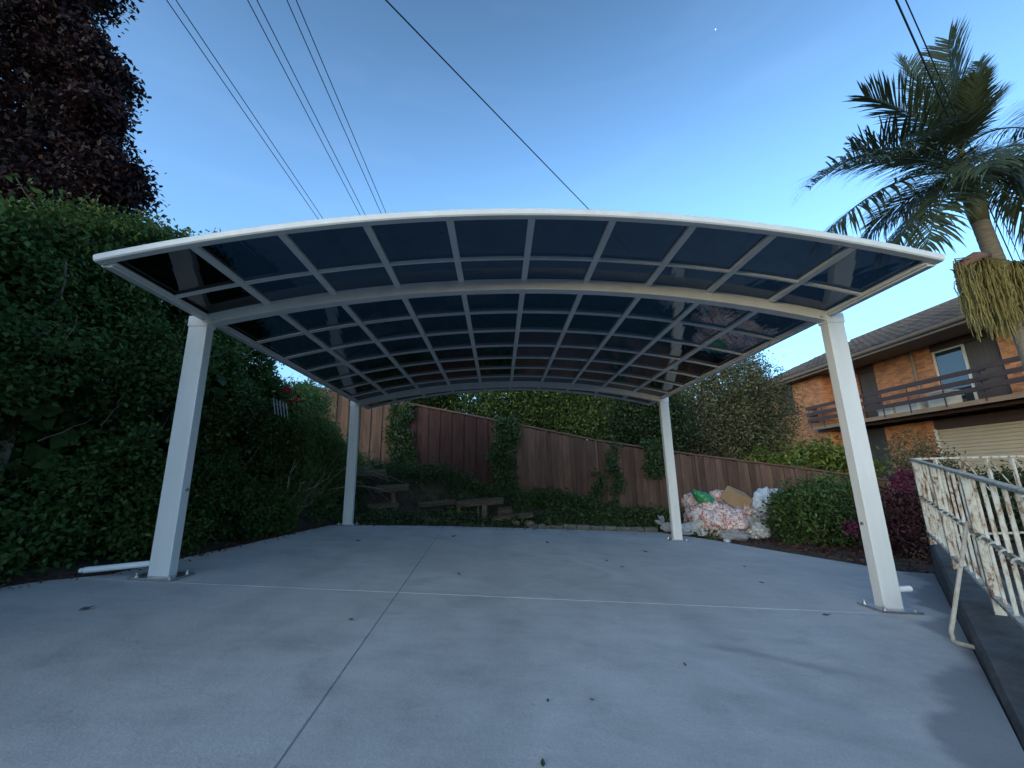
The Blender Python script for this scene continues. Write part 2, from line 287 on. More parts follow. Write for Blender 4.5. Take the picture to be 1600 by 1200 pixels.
def bag_mat(name, base, rough=0.3, alpha=1.0, marks=None):
    m, n, l, p = new_mat(name)
    p.inputs['Roughness'].default_value = rough
    if marks:
        f = noise_n(n, l, 13, 3, 0.6, None, 2.2)
        st = ramp(n, [(0.50, base), (0.54, tuple(0.5*b+0.5*m_ for b, m_ in zip(base, marks))), (0.58, marks)]); l.new(f, st.inputs[0]); l.new(st.outputs[0], p.inputs['Base Color'])
    else: p.inputs['Base Color'].default_value = tuple(base) + (1,)
    bump_n(n, l, p, noise_n(n, l, 14, 5, 0.6, None, 0.8), 0.7, 0.02)
    if alpha < 1:
        tr = n.new('ShaderNodeBsdfTransparent'); mx = n.new('ShaderNodeMixShader'); mx.inputs[0].default_value = alpha
        l.new(tr.outputs[0], mx.inputs[1]); l.new(p.outputs[0], mx.inputs[2]); l.new(mx.outputs[0], n['Material Output'].inputs['Surface'])
    return m
M['bag_pink'] = bag_mat('white_bag_red_print', (0.52, 0.49, 0.49), 0.4, 1.0, (0.40, 0.07, 0.05))
M['bag_clear'] = bag_mat('clear_plastic', (0.46, 0.46, 0.49), 0.12, 0.45)
M['bag_white'] = bag_mat('white_plastic', (0.5, 0.51, 0.53), 0.3, 0.85)
M['bag_green'] = bag_mat('green_plastic', (0.02, 0.20, 0.075), 0.25)
M['bag_blue'] = bag_mat('bluish_clear_plastic', (0.46, 0.54, 0.66), 0.2, 0.8)

# ------------------------------------------------------------------ mesh helpers
class MB:
    def __init__(s): s.v = []; s.f = []
    def add(s, vs, fs):
        o = len(s.v); s.v += [tuple(v) for v in vs]; s.f += [tuple(i+o for i in f) for f in fs]; return s
    def box(s, x0, x1, y0, y1, z0, z1):
        return s.add([(x0,y0,z0),(x1,y0,z0),(x1,y1,z0),(x0,y1,z0),(x0,y0,z1),(x1,y0,z1),(x1,y1,z1),(x0,y1,z1)],
                     [(0,3,2,1),(4,5,6,7),(0,1,5,4),(1,2,6,5),(2,3,7,6),(3,0,4,7)])
    def bar(s, a, b, w, h, up=(0,0,1), chamfer=0.0):        # box section swept from a to b
        a, b = Vector(a), Vector(b); d = (b-a).normalized(); u = Vector(up)
        sd = d.cross(u)
        if sd.length < 1e-4: sd = d.cross(Vector((1,0,0)))
        sd.normalize(); u = sd.cross(d).normalized()
        if chamfer:
            c = chamfer; pr = [(-w/2+c,-h/2),(w/2-c,-h/2),(w/2,-h/2+c),(w/2,h/2-c),(w/2-c,h/2),(-w/2+c,h/2),(-w/2,h/2-c),(-w/2,-h/2+c)]
        else: pr = [(-w/2,-h/2),(w/2,-h/2),(w/2,h/2),(-w/2,h/2)]
        k = len(pr)
        vs = [a + sd*p + u*q for p, q in pr] + [b + sd*p + u*q for p, q in pr]
        fs = [(i, (i+1) % k, k+(i+1) % k, k+i) for i in range(k)] + [tuple(range(k-1,-1,-1)), tuple(range(k, 2*k))]
        return s.add(vs, fs)
    def tube(s, pts, rad, n=6, caps=True):
        pts = [Vector(p) for p in pts]; m = len(pts)
        rs = rad if isinstance(rad, (list, tuple)) else [rad]*m
        t0 = (pts[1]-pts[0]).normalized(); ref = Vector((0,0,1)) if abs(t0.z) < 0.9 else Vector((1,0,0))
        u = t0.cross(ref).normalized(); vs = []
        for i in range(m):
            t = (pts[min(i+1,m-1)]-pts[max(i-1,0)]).normalized()
            u = (u - t*u.dot(t)).normalized(); w = t.cross(u)
            for k in range(n):
                a = 2*math.pi*k/n; vs.append(pts[i] + (u*math.cos(a)+w*math.sin(a))*rs[i])
        fs = [(i*n+k, i*n+(k+1) % n, (i+1)*n+(k+1) % n, (i+1)*n+k) for i in range(m-1) for k in range(n)]
        if caps: fs += [tuple(range(n-1,-1,-1)), tuple(range((m-1)*n, m*n))]
        return s.add(vs, fs)
    def sweep(s, centres, sides, ups, prof):                # closed profile swept through frames
        k = len(prof); vs = []
        for c, sd, u in zip(centres, sides, ups):
            for p, q in prof: vs.append(Vector(c) + Vector(sd)*p + Vector(u)*q)
        m = len(centres)
        fs = [(i*k+j, i*k+(j+1) % k, (i+1)*k+(j+1) % k, (i+1)*k+j) for i in range(m-1) for j in range(k)]
        fs += [tuple(range(k-1,-1,-1)), tuple(range((m-1)*k, m*k))]
        return s.add(vs, fs)
    def build(s, name, mat, parent=None, smooth=False, bevel=0.0):
        me = bpy.data.meshes.new(name); me.from_pydata(s.v, [], s.f); me.update()
        import bmesh
        bm = bmesh.new(); bm.from_mesh(me); bmesh.ops.recalc_face_normals(bm, faces=bm.faces)
        if bevel: bmesh.ops.bevel(bm, geom=list(bm.edges), offset=bevel, segments=2, affect='EDGES', profile=0.6, clamp_overlap=True)
        bm.to_mesh(me); bm.free()
        if smooth: me.polygons.foreach_set('use_smooth', [True]*len(me.polygons))
        return link(name, me, mat, parent)
def link(name, me, mat, parent=None):
    if mat is not None and not me.materials: me.materials.append(mat)
    o = bpy.data.objects.new(name, me); COL.objects.link(o)
    if parent is not None: o.parent = parent
    return o
def empty(name, loc=(0,0,0)):
    o = bpy.data.objects.new(name, None); COL.objects.link(o); o.empty_display_size = 0.2
    return o
def tag(o, label=None, cat=None, group=None, kind=None):
    if label: o['label'] = label
    if cat: o['category'] = cat
    if group: o['group'] = group
    if kind: o['kind'] = kind
    return o
def sstep(a, b, x):
    t = min(max((x-a)/(b-a), 0), 1); return t*t*(3-2*t)
def lerp_tab(tab, x):
    if x <= tab[0][0]: return tab[0][1]
    for (x0, y0), (x1, y1) in zip(tab, tab[1:]):
        if x <= x1: return y0 + (y1-y0)*(x-x0)/(x1-x0)
    return tab[-1][1]

def leaf_mesh(name, pts, size, mat, parent=None, aim=None, width=0.5, jit=0.35, tint=None, droop=0.0, per=1):
    """many small folded leaves (four corners, two faces each); aim: preferred direction of the leaf face"""
    pts = np.asarray(pts, float); N = len(pts)
    nrm = RNG.normal(size=(N, 3))
    if aim is not None: nrm = nrm*0.55 + np.asarray(aim, float)
    if per > 1:
        cj = RNG.normal(0, 0.55, (N//per+1, 3)); nrm = nrm + np.repeat(cj, per, axis=0)[:N]
    nrm /= np.linalg.norm(nrm, axis=1)[:, None] + 1e-9
    d = RNG.normal(size=(N, 3)); d[:, 2] -= droop
    d -= nrm*(d*nrm).sum(1)[:, None]; d /= np.linalg.norm(d, axis=1)[:, None] + 1e-9
    s = np.cross(nrm, d)
    L = size*(1 + jit*RNG.uniform(-1, 1, N))[:, None]; W = L*width
    V = np.empty((N, 4, 3))
    V[:, 0] = pts - d*L*0.5; V[:, 1] = pts + s*W*0.5 + nrm*W*0.14 - d*L*0.05
    V[:, 2] = pts + d*L*0.5 - nrm*L*0.1; V[:, 3] = pts - s*W*0.5 + nrm*W*0.14 - d*L*0.05
    me = bpy.data.meshes.new(name)
    me.vertices.add(N*4); me.vertices.foreach_set('co', V.reshape(-1))
    idx = np.arange(N)[:, None]*4 + np.array([[0, 1, 2, 0, 2, 3]])
    me.loops.add(N*6); me.loops.foreach_set('vertex_index', idx.reshape(-1).astype(np.int32))
    me.polygons.add(N*2); me.polygons.foreach_set('loop_start', np.arange(0, N*6, 3, dtype=np.int32))
    me.polygons.foreach_set('loop_total', np.full(N*2, 3, dtype=np.int32))
    me.update(calc_edges=True); me.validate()
    at = me.attributes.new('tint', 'FLOAT', 'POINT')
    t = RNG.uniform(0, 1, N)**1.6 if tint is None else np.clip(np.asarray(tint) + RNG.normal(0, 0.13, N), 0, 1)
    at.data.foreach_set('value', np.repeat(t, 4).astype(np.float32))
    o = link(name, me, mat, parent); o['kind'] = 'stuff'
    return o
def clumps(centres, per, spread, tints=None):
    centres = np.asarray(centres, float)
    p = np.repeat(centres, per, axis=0) + RNG.normal(0, 1, (len(centres)*per, 3))*np.asarray(spread)
    t = np.repeat(RNG.uniform(0, 1, len(centres))**1.7 if tints is None else tints, per)
    return p, t

# ================================================================== SETTING
FY = 6.7
FTOP = [(-6.5,3.43),(-4.71,3.11),(-2.38,2.68),(-1.45,2.51),(.56,2.05),(2.4,1.66),(3.94,1.41),(6.26,1.1),(8.11,.80),(12,.25)]
def ftop(x): return lerp_tab(FTOP, x)
SLAB = [(-3.75,-8),(-3.5,-0.9),(-3.32,-0.2),(-3.10,0.05),(-3.02,1.64),(-2.93,3.8),(-1.14,4.42),(0.46,4.72),(2.9,5.12),(3.45,4.2),(3.72,3.45),(4.17,2.46),(4.45,1.80),(4.95,1.88),(1.55,-1.68),(-4.2+0.0,-7.9)]
# the low wall runs from behind the photographer (lower right) to (4.95,1.88)
WDIR = Vector((0.69, 0.724, 0)).normalized()
def wall_pt(s): return Vector((1.55, -1.68, 0)) + WDIR*s
SLAB = SLAB[:13] + [tuple(wall_pt(4.72)[:2]), tuple(wall_pt(-1.6)[:2]), (0.45,-8.0)]
def back_y(x): return lerp_tab([(-3.2,3.75),(-1.14,4.42),(0.46,4.72),(2.9,5.12),(3.6,3.9),(4.4,1.9),(5.2,1.9),(20,1.9)], x)
def ground_z(x, y):
    pz = SX*min(max(x,-7), 15) + SY*min(y, 8)
    wav = 0.04*math.sin(x*1.7+y*0.9)*math.sin(y*1.3-x*0.5)
    base = pz - 0.03
    yb = back_y(x); fb = ftop(x) - 1.72
    if y > yb and x > -3.6:
        st = max(yb+0.05, 5.10 - 0.9*sstep(0.4, 1.4, x)); k = sstep(st, st+0.8+0.5*sstep(0.4,1.4,x), y)
        base = base*(1-k) + max(fb, pz-0.4)*k + wav*k + 0.05*sstep(yb, yb+0.2, y)*(1-k)
    if x < -3.0:
        k = sstep(0.0, 0.5, -3.2-x); base = base + 0.07*k + wav*k
        k2 = sstep(3.0, 6.4, y)*sstep(-3.0,-3.6,x); base = base*(1-k2) + fb*k2
    if x > 4.6 and y < 1.9: base += 0.0
    return base
def in_slab(x, y, poly=SLAB):
    c = False; j = len(poly)-1
    for i in range(len(poly)):
        (xi, yi), (xj, yj) = poly[i], poly[j]
        if (yi > y) != (yj > y) and x < (xj-xi)*(y-yi)/(yj-yi)+xi: c = not c
        j = i
    return c
def build_ground():
    near = list(np.arange(-7, 16.01, 0.25))
    xs = [-400,-150,-60,-30,-18,-12,-9] + near + [18,22,30,50,100,200,400]
    ys = [-400,-150,-60,-30,-18,-12] + list(np.arange(-9, 13.01, 0.25)) + [15,18,22,30,60,120,250,400]
    vs = []; nx = len(xs)
    for y in ys:
        for x in xs:
            z = ground_z(x, y)
            if in_slab(x, y): z = slab_z(x, y) - 0.2
            vs.append((x, y, z))
    fs = [(j*nx+i, j*nx+i+1, (j+1)*nx+i+1, (j+1)*nx+i) for j in range(len(ys)-1) for i in range(nx-1)]
    me = bpy.data.meshes.new('ground'); me.from_pydata(vs, [], fs); me.update()
    me.polygons.foreach_set('use_smooth', [True]*len(me.polygons))
    tag(link('ground', me, M['soil']), kind='structure', label='dark bare garden soil around the concrete slab')
build_ground()

# --- concrete driveway: four bays with recessed joints
def clip(poly, nx, ny, c):            # keep nx*x+ny*y >= c
    out = []
    for i in range(len(poly)):
        a, b = poly[i], poly[(i+1) % len(poly)]; da = nx*a[0]+ny*a[1]-c; db = nx*b[0]+ny*b[1]-c
        if da >= 0: out.append(a)
        if (da >= 0) != (db >= 0):
            t = da/(da-db); out.append((a[0]+(b[0]-a[0])*t, a[1]+(b[1]-a[1])*t))
    return out
def build_driveway():
    root = tag(empty('driveway'), 'blue grey concrete driveway slab under the carport', kind='structure')
    b = MB(); n = len(SLAB)
    b.add([(x, y, slab_z(x,y)-0.005) for x, y in SLAB], [tuple(range(n))]); b.build('joint_bed', M['subbase'], root)
    jn = Vector((1, 0.0535)).normalized(); jc = jn.dot(Vector((-0.96, -0.07)))      # long joint
    g1, g2 = 0.003, 0.0015
    for sx in (1, -1):
        for sy in (1, -1):
            poly = clip(SLAB, sx*jn.x, sx*jn.y, sx*jc+g1)
            poly = clip(poly, 0, sy, sy*(-0.085)+g2)
            k = len(poly); c = 0.004
            cxy = Vector((sum(p[0] for p in poly)/k, sum(p[1] for p in poly)/k))
            top = []
            for x, y in poly:
                d = (cxy-Vector((x,y))).normalized(); top.append((x+d.x*c, y+d.y*c))
            vs = [(x,y,slab_z(x,y)) for x,y in top] + [(x,y,slab_z(x,y)-c) for x,y in poly] + [(x,y,slab_z(x,y)-0.16) for x,y in poly]
            fs = [tuple(range(k))] + [(i,(i+1)%k,k+(i+1)%k,k+i) for i in range(k)] + [(k+i,k+(i+1)%k,2*k+(i+1)%k,2*k+i) for i in range(k)]
            MB().add(vs, fs).build('concrete_bay', M['concrete'], root)
build_driveway()

# --- rough mortar edging behind the slab
def build_edging():
    b = MB(); rnd = random.Random(3)
    pts = [(0.30,4.77),(0.46,4.79),(1.2,4.91),(2.0,5.04),(2.85,5.18)]
    for (x0,y0),(x1,y1) in zip(pts, pts[1:]):
        for k in range(3):
            t0, t1 = k/3+0.01, (k+1)/3-0.01
            a = Vector((x0+(x1-x0)*t0, y0+(y1-y0)*t0, 0)); c = Vector((x0+(x1-x0)*t1, y0+(y1-y0)*t1, 0))
            h = rnd.uniform(0.05, 0.09)
            a.z = slab_z(a.x,a.y)+h/2-0.01; c.z = slab_z(c.x,c.y)+h/2-0.01
            b.bar(a, c, rnd.uniform(0.07,0.12), h+0.02, chamfer=0.012)
    tag(b.build('edging', M['edging']), 'rough low mortar edging along the rear of the slab', kind='structure')
build_edging()

# ================================================================== CARPORT
RH, RISE, ZE = 2.685, 0.332, 2.192          # half width, rise, edge height of the sheet underside
YF, YB = -0.90, 4.50
def arc_frames(half, rise, zedge, n, y, off=0.0):
    rad = (half*half + rise*rise)/(2*rise); zc = zedge + rise - rad; am = math.asin(half/rad)
    out = []
    for i in range(n+1):
        a = -am + 2*am*i/n
        out.append((Vector(((rad+off)*math.sin(a), y, zc+(rad+off)*math.cos(a))), Vector((math.sin(a), 0, math.cos(a)))))
    return out
def build_carport():
    root = tag(empty('carport'), 'white arched carport with dark tinted roof sheets on four posts', 'carport')
    W2, A, B, D = 2.70, 0.149, 0.085, 3.83
    for sx in (-1, 1):
        for yy in (0.0, D):
            cx = sx*W2; gz = slab_z(cx, yy+B/2)
            p = MB().box(cx-A/2, cx+A/2, yy, yy+B, gz+0.01, 2.15).build('post', M['white'], root, bevel=0.006)
            pl = MB()
            x0, x1, y0, y1 = cx-0.15, cx+0.15, yy-0.075, yy+B+0.075
            pl.add([(x,y,slab_z(x,y)+z) for z in (0.003, 0.017) for x,y in ((x0,y0),(x1,y0),(x1,y1),(x0,y1))], [(0,3,2,1),(4,5,6,7),(0,1,5,4),(1,2,6,5),(2,3,7,6),(3,0,4,7)])
            pl.build('base_plate', M['steel'], p)
            for bx in (x0+0.035, x1-0.035):
                for by in (y0+0.03, y1-0.03):
                    z = slab_z(bx,by)
                    MB().tube([(bx,by,z+0.01),(bx,by,z+0.024)], 0.014, 6).tube([(bx,by,z+0.02),(bx,by,z+0.042)], 0.007, 6).build('anchor_bolt', M['bolt'], p)
            if yy == 0.0:
                bx = cx - sx*A/2                                              # bolt on the inner face
                for bz in (gz+0.62,):
                    MB().tube([(bx-sx*(-0.002),yy+0.045,bz),(bx-sx*0.012,yy+0.045,bz)], 0.012, 6).build('bolt_head', M['bolt'], p)
                ox = cx + sx*A/2
                q = MB()
                if sx < 0: q.tube([(ox+0.01,0.05,gz+0.10),(ox-0.10,0.035,gz+0.092),(ox-0.42,-0.03,gz+0.075)], 0.021, 12).tube([(ox-0.425,-0.031,gz+0.0748),(ox-0.445,-0.035,gz+0.074)], 0.017, 12)
                else: q.tube([(ox-0.01,0.05,gz+0.135),(ox+0.135,0.06,gz+0.135)], 0.021, 12)
                q.build('drain_pipe', M['pvc'], root, smooth=False)
    # arched beams over each pair of posts
    for yy in (0.0, D):
        fr = arc_frames(2.635, 0.302, 2.125, 40, yy+0.045)
        b = MB(); b.sweep([c for c,_ in fr], [Vector((0,1,0))]*len(fr), [u for _,u in fr], [(-0.045,0),(0.045,0),(0.045,0.098),(-0.045,0.098)])
        bo = b.build('arch_beam', M['white'], root, bevel=0.004)
        for sx in (-1, 1):
            MB().box(sx*2.70-0.08, sx*2.70+0.08, yy-0.006, yy+0.096, 2.105, 2.195).build('corner_bracket', M['white'], bo, bevel=0.004)
            for dx in (-0.045, 0.045):
                MB().tube([(sx*2.62+dx,yy-0.001,2.155),(sx*2.62+dx,yy-0.012,2.155)], 0.009, 6).build('bolt_head', M['bolt'], bo)
    # rounded front and rear trims
    for yy, sgn in ((YF, -1), (YB, 1)):
        fr = arc_frames(RH+0.012, RISE, ZE, 48, yy)
        b = MB(); b.sweep([c for c,_ in fr], [Vector((0,1,0))]*len(fr), [u for _,u in fr],
            [(-0.022,-0.022),(0.022,-0.022),(0.03,-0.014),(0.03,0.018),(0.02,0.030),(0.0,0.035),(-0.02,0.030),(-0.03,0.018),(-0.03,-0.014)])
        b.build('edge_trim', M['white'], root)
    # side gutters
    for sx in (-1, 1):
        b = MB(); x = sx*(RH-0.0)
        prof = [(-0.05,-0.03),(0.0,-0.03),(0.012,-0.02),(0.012,0.02),(-0.05,0.02)]
        b.sweep([(x, YF+0.03, ZE), (x, YB-0.03, ZE)], [Vector((sx,0,0))]*2, [Vector((0,0,1))]*2, prof)
        b.build('side_gutter', M['white'], root)
        MB().bar((x-sx*0.058, YF+0.03, ZE-0.006), (x-sx*0.058, YB-0.03, ZE-0.006), 0.015, 0.02).build('gutter_lip', M['white'], root)
    ribs = arc_frames(RH, RISE, ZE, 10, 0)
    for c, u in ribs[1:-1]:                                                    # lengthwise ribs
        side = Vector((u.z, 0, -u.x))
        b = MB(); b.sweep([(c.x,YF+0.03,c.z),(c.x,YB-0.03,c.z)], [side]*2, [u]*2, [(-0.024,-0.019),(0.024,-0.019),(0.024,0.012),(-0.024,0.012)])
        b.build('rafter', M['white'], root, bevel=0.003)
    nb = 10; ys = [YF + (YB-YF)*k/nb for k in range(nb+1)]
    ys = [YF, -0.36, 0.16, 0.71, 1.26, 1.81, 2.36, 2.91, 3.45, 4.03, YB]
    for y in ys[1:-1]:
        fr = arc_frames(RH-0.03, RISE-0.008, ZE+0.004, 40, y)
        b = MB(); b.sweep([c for c,_ in fr], [Vector((0,1,0))]*len(fr), [u for _,u in fr], [(-0.011,-0.015),(0.011,-0.015),(0.011,0.004),(-0.011,0.004)])
        b.build('batten', M['white'], root)
    # tinted sheets, one per cell
    for i in range(10):
        f0, f1 = ribs[i], ribs[i+1]
        rad = (RH*RH+RISE*RISE)/(2*RISE); zc = ZE+RISE-rad
        a0, a1 = math.atan2(f0[1].x, f0[1].z), math.atan2(f1[1].x, f1[1].z)
        for j in range(nb):
            b = MB(); seg = 4
            g = 0.006 if 0 < i else 0; cs = []
            for k in range(seg+1):
                a = a0+(a1-a0)*(0.012+0.976*k/seg); cs.append((Vector((rad*math.sin(a),0,zc+rad*math.cos(a))), Vector((math.sin(a),0,math.cos(a)))))
            y0, y1 = ys[j]+0.004, ys[j+1]-0.004; ym = (y0+y1)/2
            b.sweep([(c.x, ym, c.z) for c,_ in cs], [Vector((0,1,0))]*len(cs), [u for _,u in cs], [(-(y1-y0)/2,0.0055),((y1-y0)/2,0.0055),((y1-y0)/2,0.0105),(-(y1-y0)/2,0.0105)])
            b.build('roof_panel', M['panel'], root, smooth=False)
build_carport()

# ================================================================== BACK FENCE
def build_fence():
    root = tag(empty('paling_fence'), 'brown paling fence with sloping capped top behind the carport', 'fence')
    rnd = random.Random(11); x = -5.1; i = 0
    while x < 10.6:
        w = rnd.uniform(0.148, 0.166); gap = rnd.uniform(-0.022, -0.014)
        t0, t1 = ftop(x)-rnd.uniform(0.03,0.045), ftop(x+w)-rnd.uniform(0.03,0.045)
        b0, b1 = ftop(x)-1.85, ftop(x+w)-1.85
        y0 = FY + rnd.uniform(-0.003,0.003) + (0.013 if i % 2 else -0.012); th = 0.018; lean = rnd.uniform(-0.006,0.006)
        vs = [(x,y0,b0),(x+w,y0,b1),(x+w,y0+th,b1),(x,y0+th,b0),(x+lean,y0,t0),(x+w+lean,y0,t1),(x+w+lean,y0+th,t1),(x+lean,y0+th,t0)]
        MB().add(vs, [(0,3,2,1),(4,5,6,7),(0,1,5,4),(1,2,6,5),(2,3,7,6),(3,0,4,7)]).build('paling', M['fence_shaded' if -2.35 < x < -0.25 else 'fence'], root)
        x += w + gap; i += 1
    for a in np.arange(-5.1, 10.5, 2.4):
        c = min(a+2.4, 10.6)
        MB().bar((a+0.004,FY,ftop(a)-0.005), (c-0.004,FY,ftop(c)-0.005), 0.085, 0.04, chamfer=0.006).build('capping', M['fence_trim'], root)
        MB().box(a-0.03, a+0.03, FY-0.035, FY-0.008, ftop(a)-1.85, ftop(a)-0.027).build('post', M['fence_trim'], root)
        for dz in (0.35, 1.3):
            MB().bar((a,FY+0.055,ftop(a)-dz), (c,FY+0.055,ftop(c)-dz), 0.05, 0.08).build('rail', M['fence_trim'], root)
build_fence()

# ================================================================== LOW WALL, RAILINGS
RD = WDIR; RN = Vector((RD.y, -RD.x, 0))
def rail_pt(s, z): p = Vector((2.09,-1.47,0)) + Vector((0.648,0.762,0)).normalized()*s; p.z = z; return p
def rail_top(s): return 0.735 + 0.062*s
def rail_bot(s): return 0.02 + 0.037*s
def wall_top(s): return -0.075 + 0.035*s
def build_low_wall():
    b = MB(); n = 16; s0, s1 = -1.55, 4.72; prev = None; vs = []; 
    for i in range(n+1):
        s = s0+(s1-s0)*i/n; p = wall_pt(s)
        zt = wall_top(s-0.55)+0.008*math.sin(i*2.3); zb = slab_z(p.x,p.y)-0.2
        w = 0.34
        for off, z in ((0.0,zb),(0.01,zt-0.02),(0.03,zt),(w-0.03,zt),(w,zt-0.02),(w,zb-0.3)):
            q = p + RN*off; vs.append((q.x,q.y,z))
    k = 6
    fs = [(i*k+j, i*k+(j+1)%k, (i+1)*k+(j+1)%k, (i+1)*k+j) for i in range(n) for j in range(k)] + [tuple(range(k)), tuple(range(n*k,(n+1)*k))]
    tag(b.add(vs, fs).build('low_wall', M['kerb']), 'low dark stained concrete wall below the rusty white railing', 'wall')
build_low_wall()
def build_railing():
    root = tag(empty('railing'), 'rusty white iron railing with flat bars on the low dark wall', 'railing')
    S1 = 3.95; rnd = random.Random(5)
    b = MB(); b.bar(rail_pt(-1.3,rail_top(-1.3)), rail_pt(S1,rail_top(S1)), 0.042, 0.020, chamfer=0.004); b.build('top_rail', M['rust_rail'], root)
    mid = lambda s: (rail_top(s)+rail_bot(s))/2 - 0.01
    MB().bar(rail_pt(-1.3,mid(-1.3)), rail_pt(S1,mid(S1)), 0.014, 0.03).build('mid_rail', M['rust'], root)
    MB().bar(rail_pt(-1.3,rail_bot(-1.3)), rail_pt(S1,rail_bot(S1)), 0.04, 0.02).build('bottom_rail', M['rust'], root)
    s = -1.2; i = 0
    while s < S1+0.01:
        big = (i % 6 == 5)
        w, t = (0.052, 0.05) if big else (rnd.uniform(0.017,0.024), 0.010)
        zt, zb, zm = rail_top(s)-0.014, rail_bot(s)+0.01, mid(s)
        j = lambda: rnd.uniform(-0.004,0.004)
        nrm = Vector((0.762,-0.648,0))
        if big: zb = wall_top(s)-0.01
        m = MB(); m.bar(rail_pt(s+j(),zm+0.015), rail_pt(s+j(),zt), w, t, up=(0.648,0.762,0), chamfer=0.002)
        m.bar(rail_pt(s+j(),zb), rail_pt(s+j(),zm-0.015) + nrm*j()*0.5, w, t, up=(0.648,0.762,0), chamfer=0.002)
        bo = m.build('baluster', M['rust'], root)
        if not big and s < S1-0.15:                                            # small scroll where the bar meets the middle rail
            c = rail_pt(s, zm); pts = []
            for k in range(9):
                a = k/8*math.pi*1.6; r = 0.032*(1-k/14)
                pts.append(c + nrm*(-0.012-r*math.cos(a)*0.9) + Vector((0,0,r*math.sin(a))))
            MB().tube(pts, 0.006, 5).build('scroll', M['rust'], bo)
        s += 0.215; i += 1
    # cross railing starting from the far corner
    r2 = tag(empty('cross_railing'), 'thin white railing with diagonal braces running right from the rail corner', 'railing')
    c = rail_pt(S1, rail_top(S1)); 
    P = lambda x, z: Vector((c.x+x, c.y+0.01+0.02*x, z))
    zt = c.z-0.002
    MB().bar(P(0.04,zt), P(3.6,zt+0.03), 0.03, 0.022).build('top_rail', M['rust'], r2)
    MB().bar(P(0.04,zt-0.86), P(3.6,zt-0.84), 0.03, 0.02).build('bottom_rail', M['rust'], r2)
    xs = [0.30+0.325*k for k in range(11)]
    for k, x in enumerate(xs):
        MB().bar(P(x,zt-1.5 if k % 4 == 0 else zt-0.85), P(x,zt-0.01), 0.028, 0.028).build('baluster', M['rust'], r2)
        if k < 10: MB().bar(P(x+0.03,zt-0.02), P(x+0.30,zt-0.42), 0.008, 0.012).build('diagonal_brace', M['rust'], r2)
    # bent stay pipe
    m = MB()
    top = rail_pt(1.22, 0.50) - Vector((0.762,-0.648,0))*0.035
    foot = at_slab(1484,1002,0.02); k2 = Vector((2.40,-0.845,slab_z(2.40,-0.845)+0.03))
    pts = [top, top.lerp(foot,0.5), top.lerp(foot,0.93), foot + Vector((0.012,-0.012,0.006)), foot.lerp(k2,0.25), foot.lerp(k2,0.7), k2]
    m.tube(pts, 0.0115, 8); m.tube([k2, k2+Vector((0.0,-0.02,-0.045))], 0.013, 6)
    tag(m.build('stay_pipe', M['rust_pale'], smooth=False), 'bent rusty white pipe leaning from the railing to the slab', 'pipe')
def rust_variant(name, lo, cols):
    m = M['rust'].copy(); m.name = name
    r = [x for x in m.node_tree.nodes if x.type == 'VALTORGB'][0]
    for e, (p, c) in zip(r.color_ramp.elements, cols): e.position = p; e.color = tuple(c)+(1,)
    return m
M['rust_rail'] = rust_variant('grey_worn_rail_paint', 0, [(0.3,(0.10,0.06,0.04)),(0.40,(0.24,0.18,0.13)),(0.48,(0.37,0.33,0.27)),(0.56,(0.47,0.44,0.38)),(0.7,(0.55,0.52,0.46))])
M['rust_pale'] = rust_variant('pale_worn_pipe_paint', 0, [(0.3,(0.15,0.08,0.05)),(0.36,(0.27,0.18,0.12)),(0.42,(0.40,0.34,0.26)),(0.5,(0.47,0.42,0.34)),(0.64,(0.52,0.48,0.40))])
build_railing()

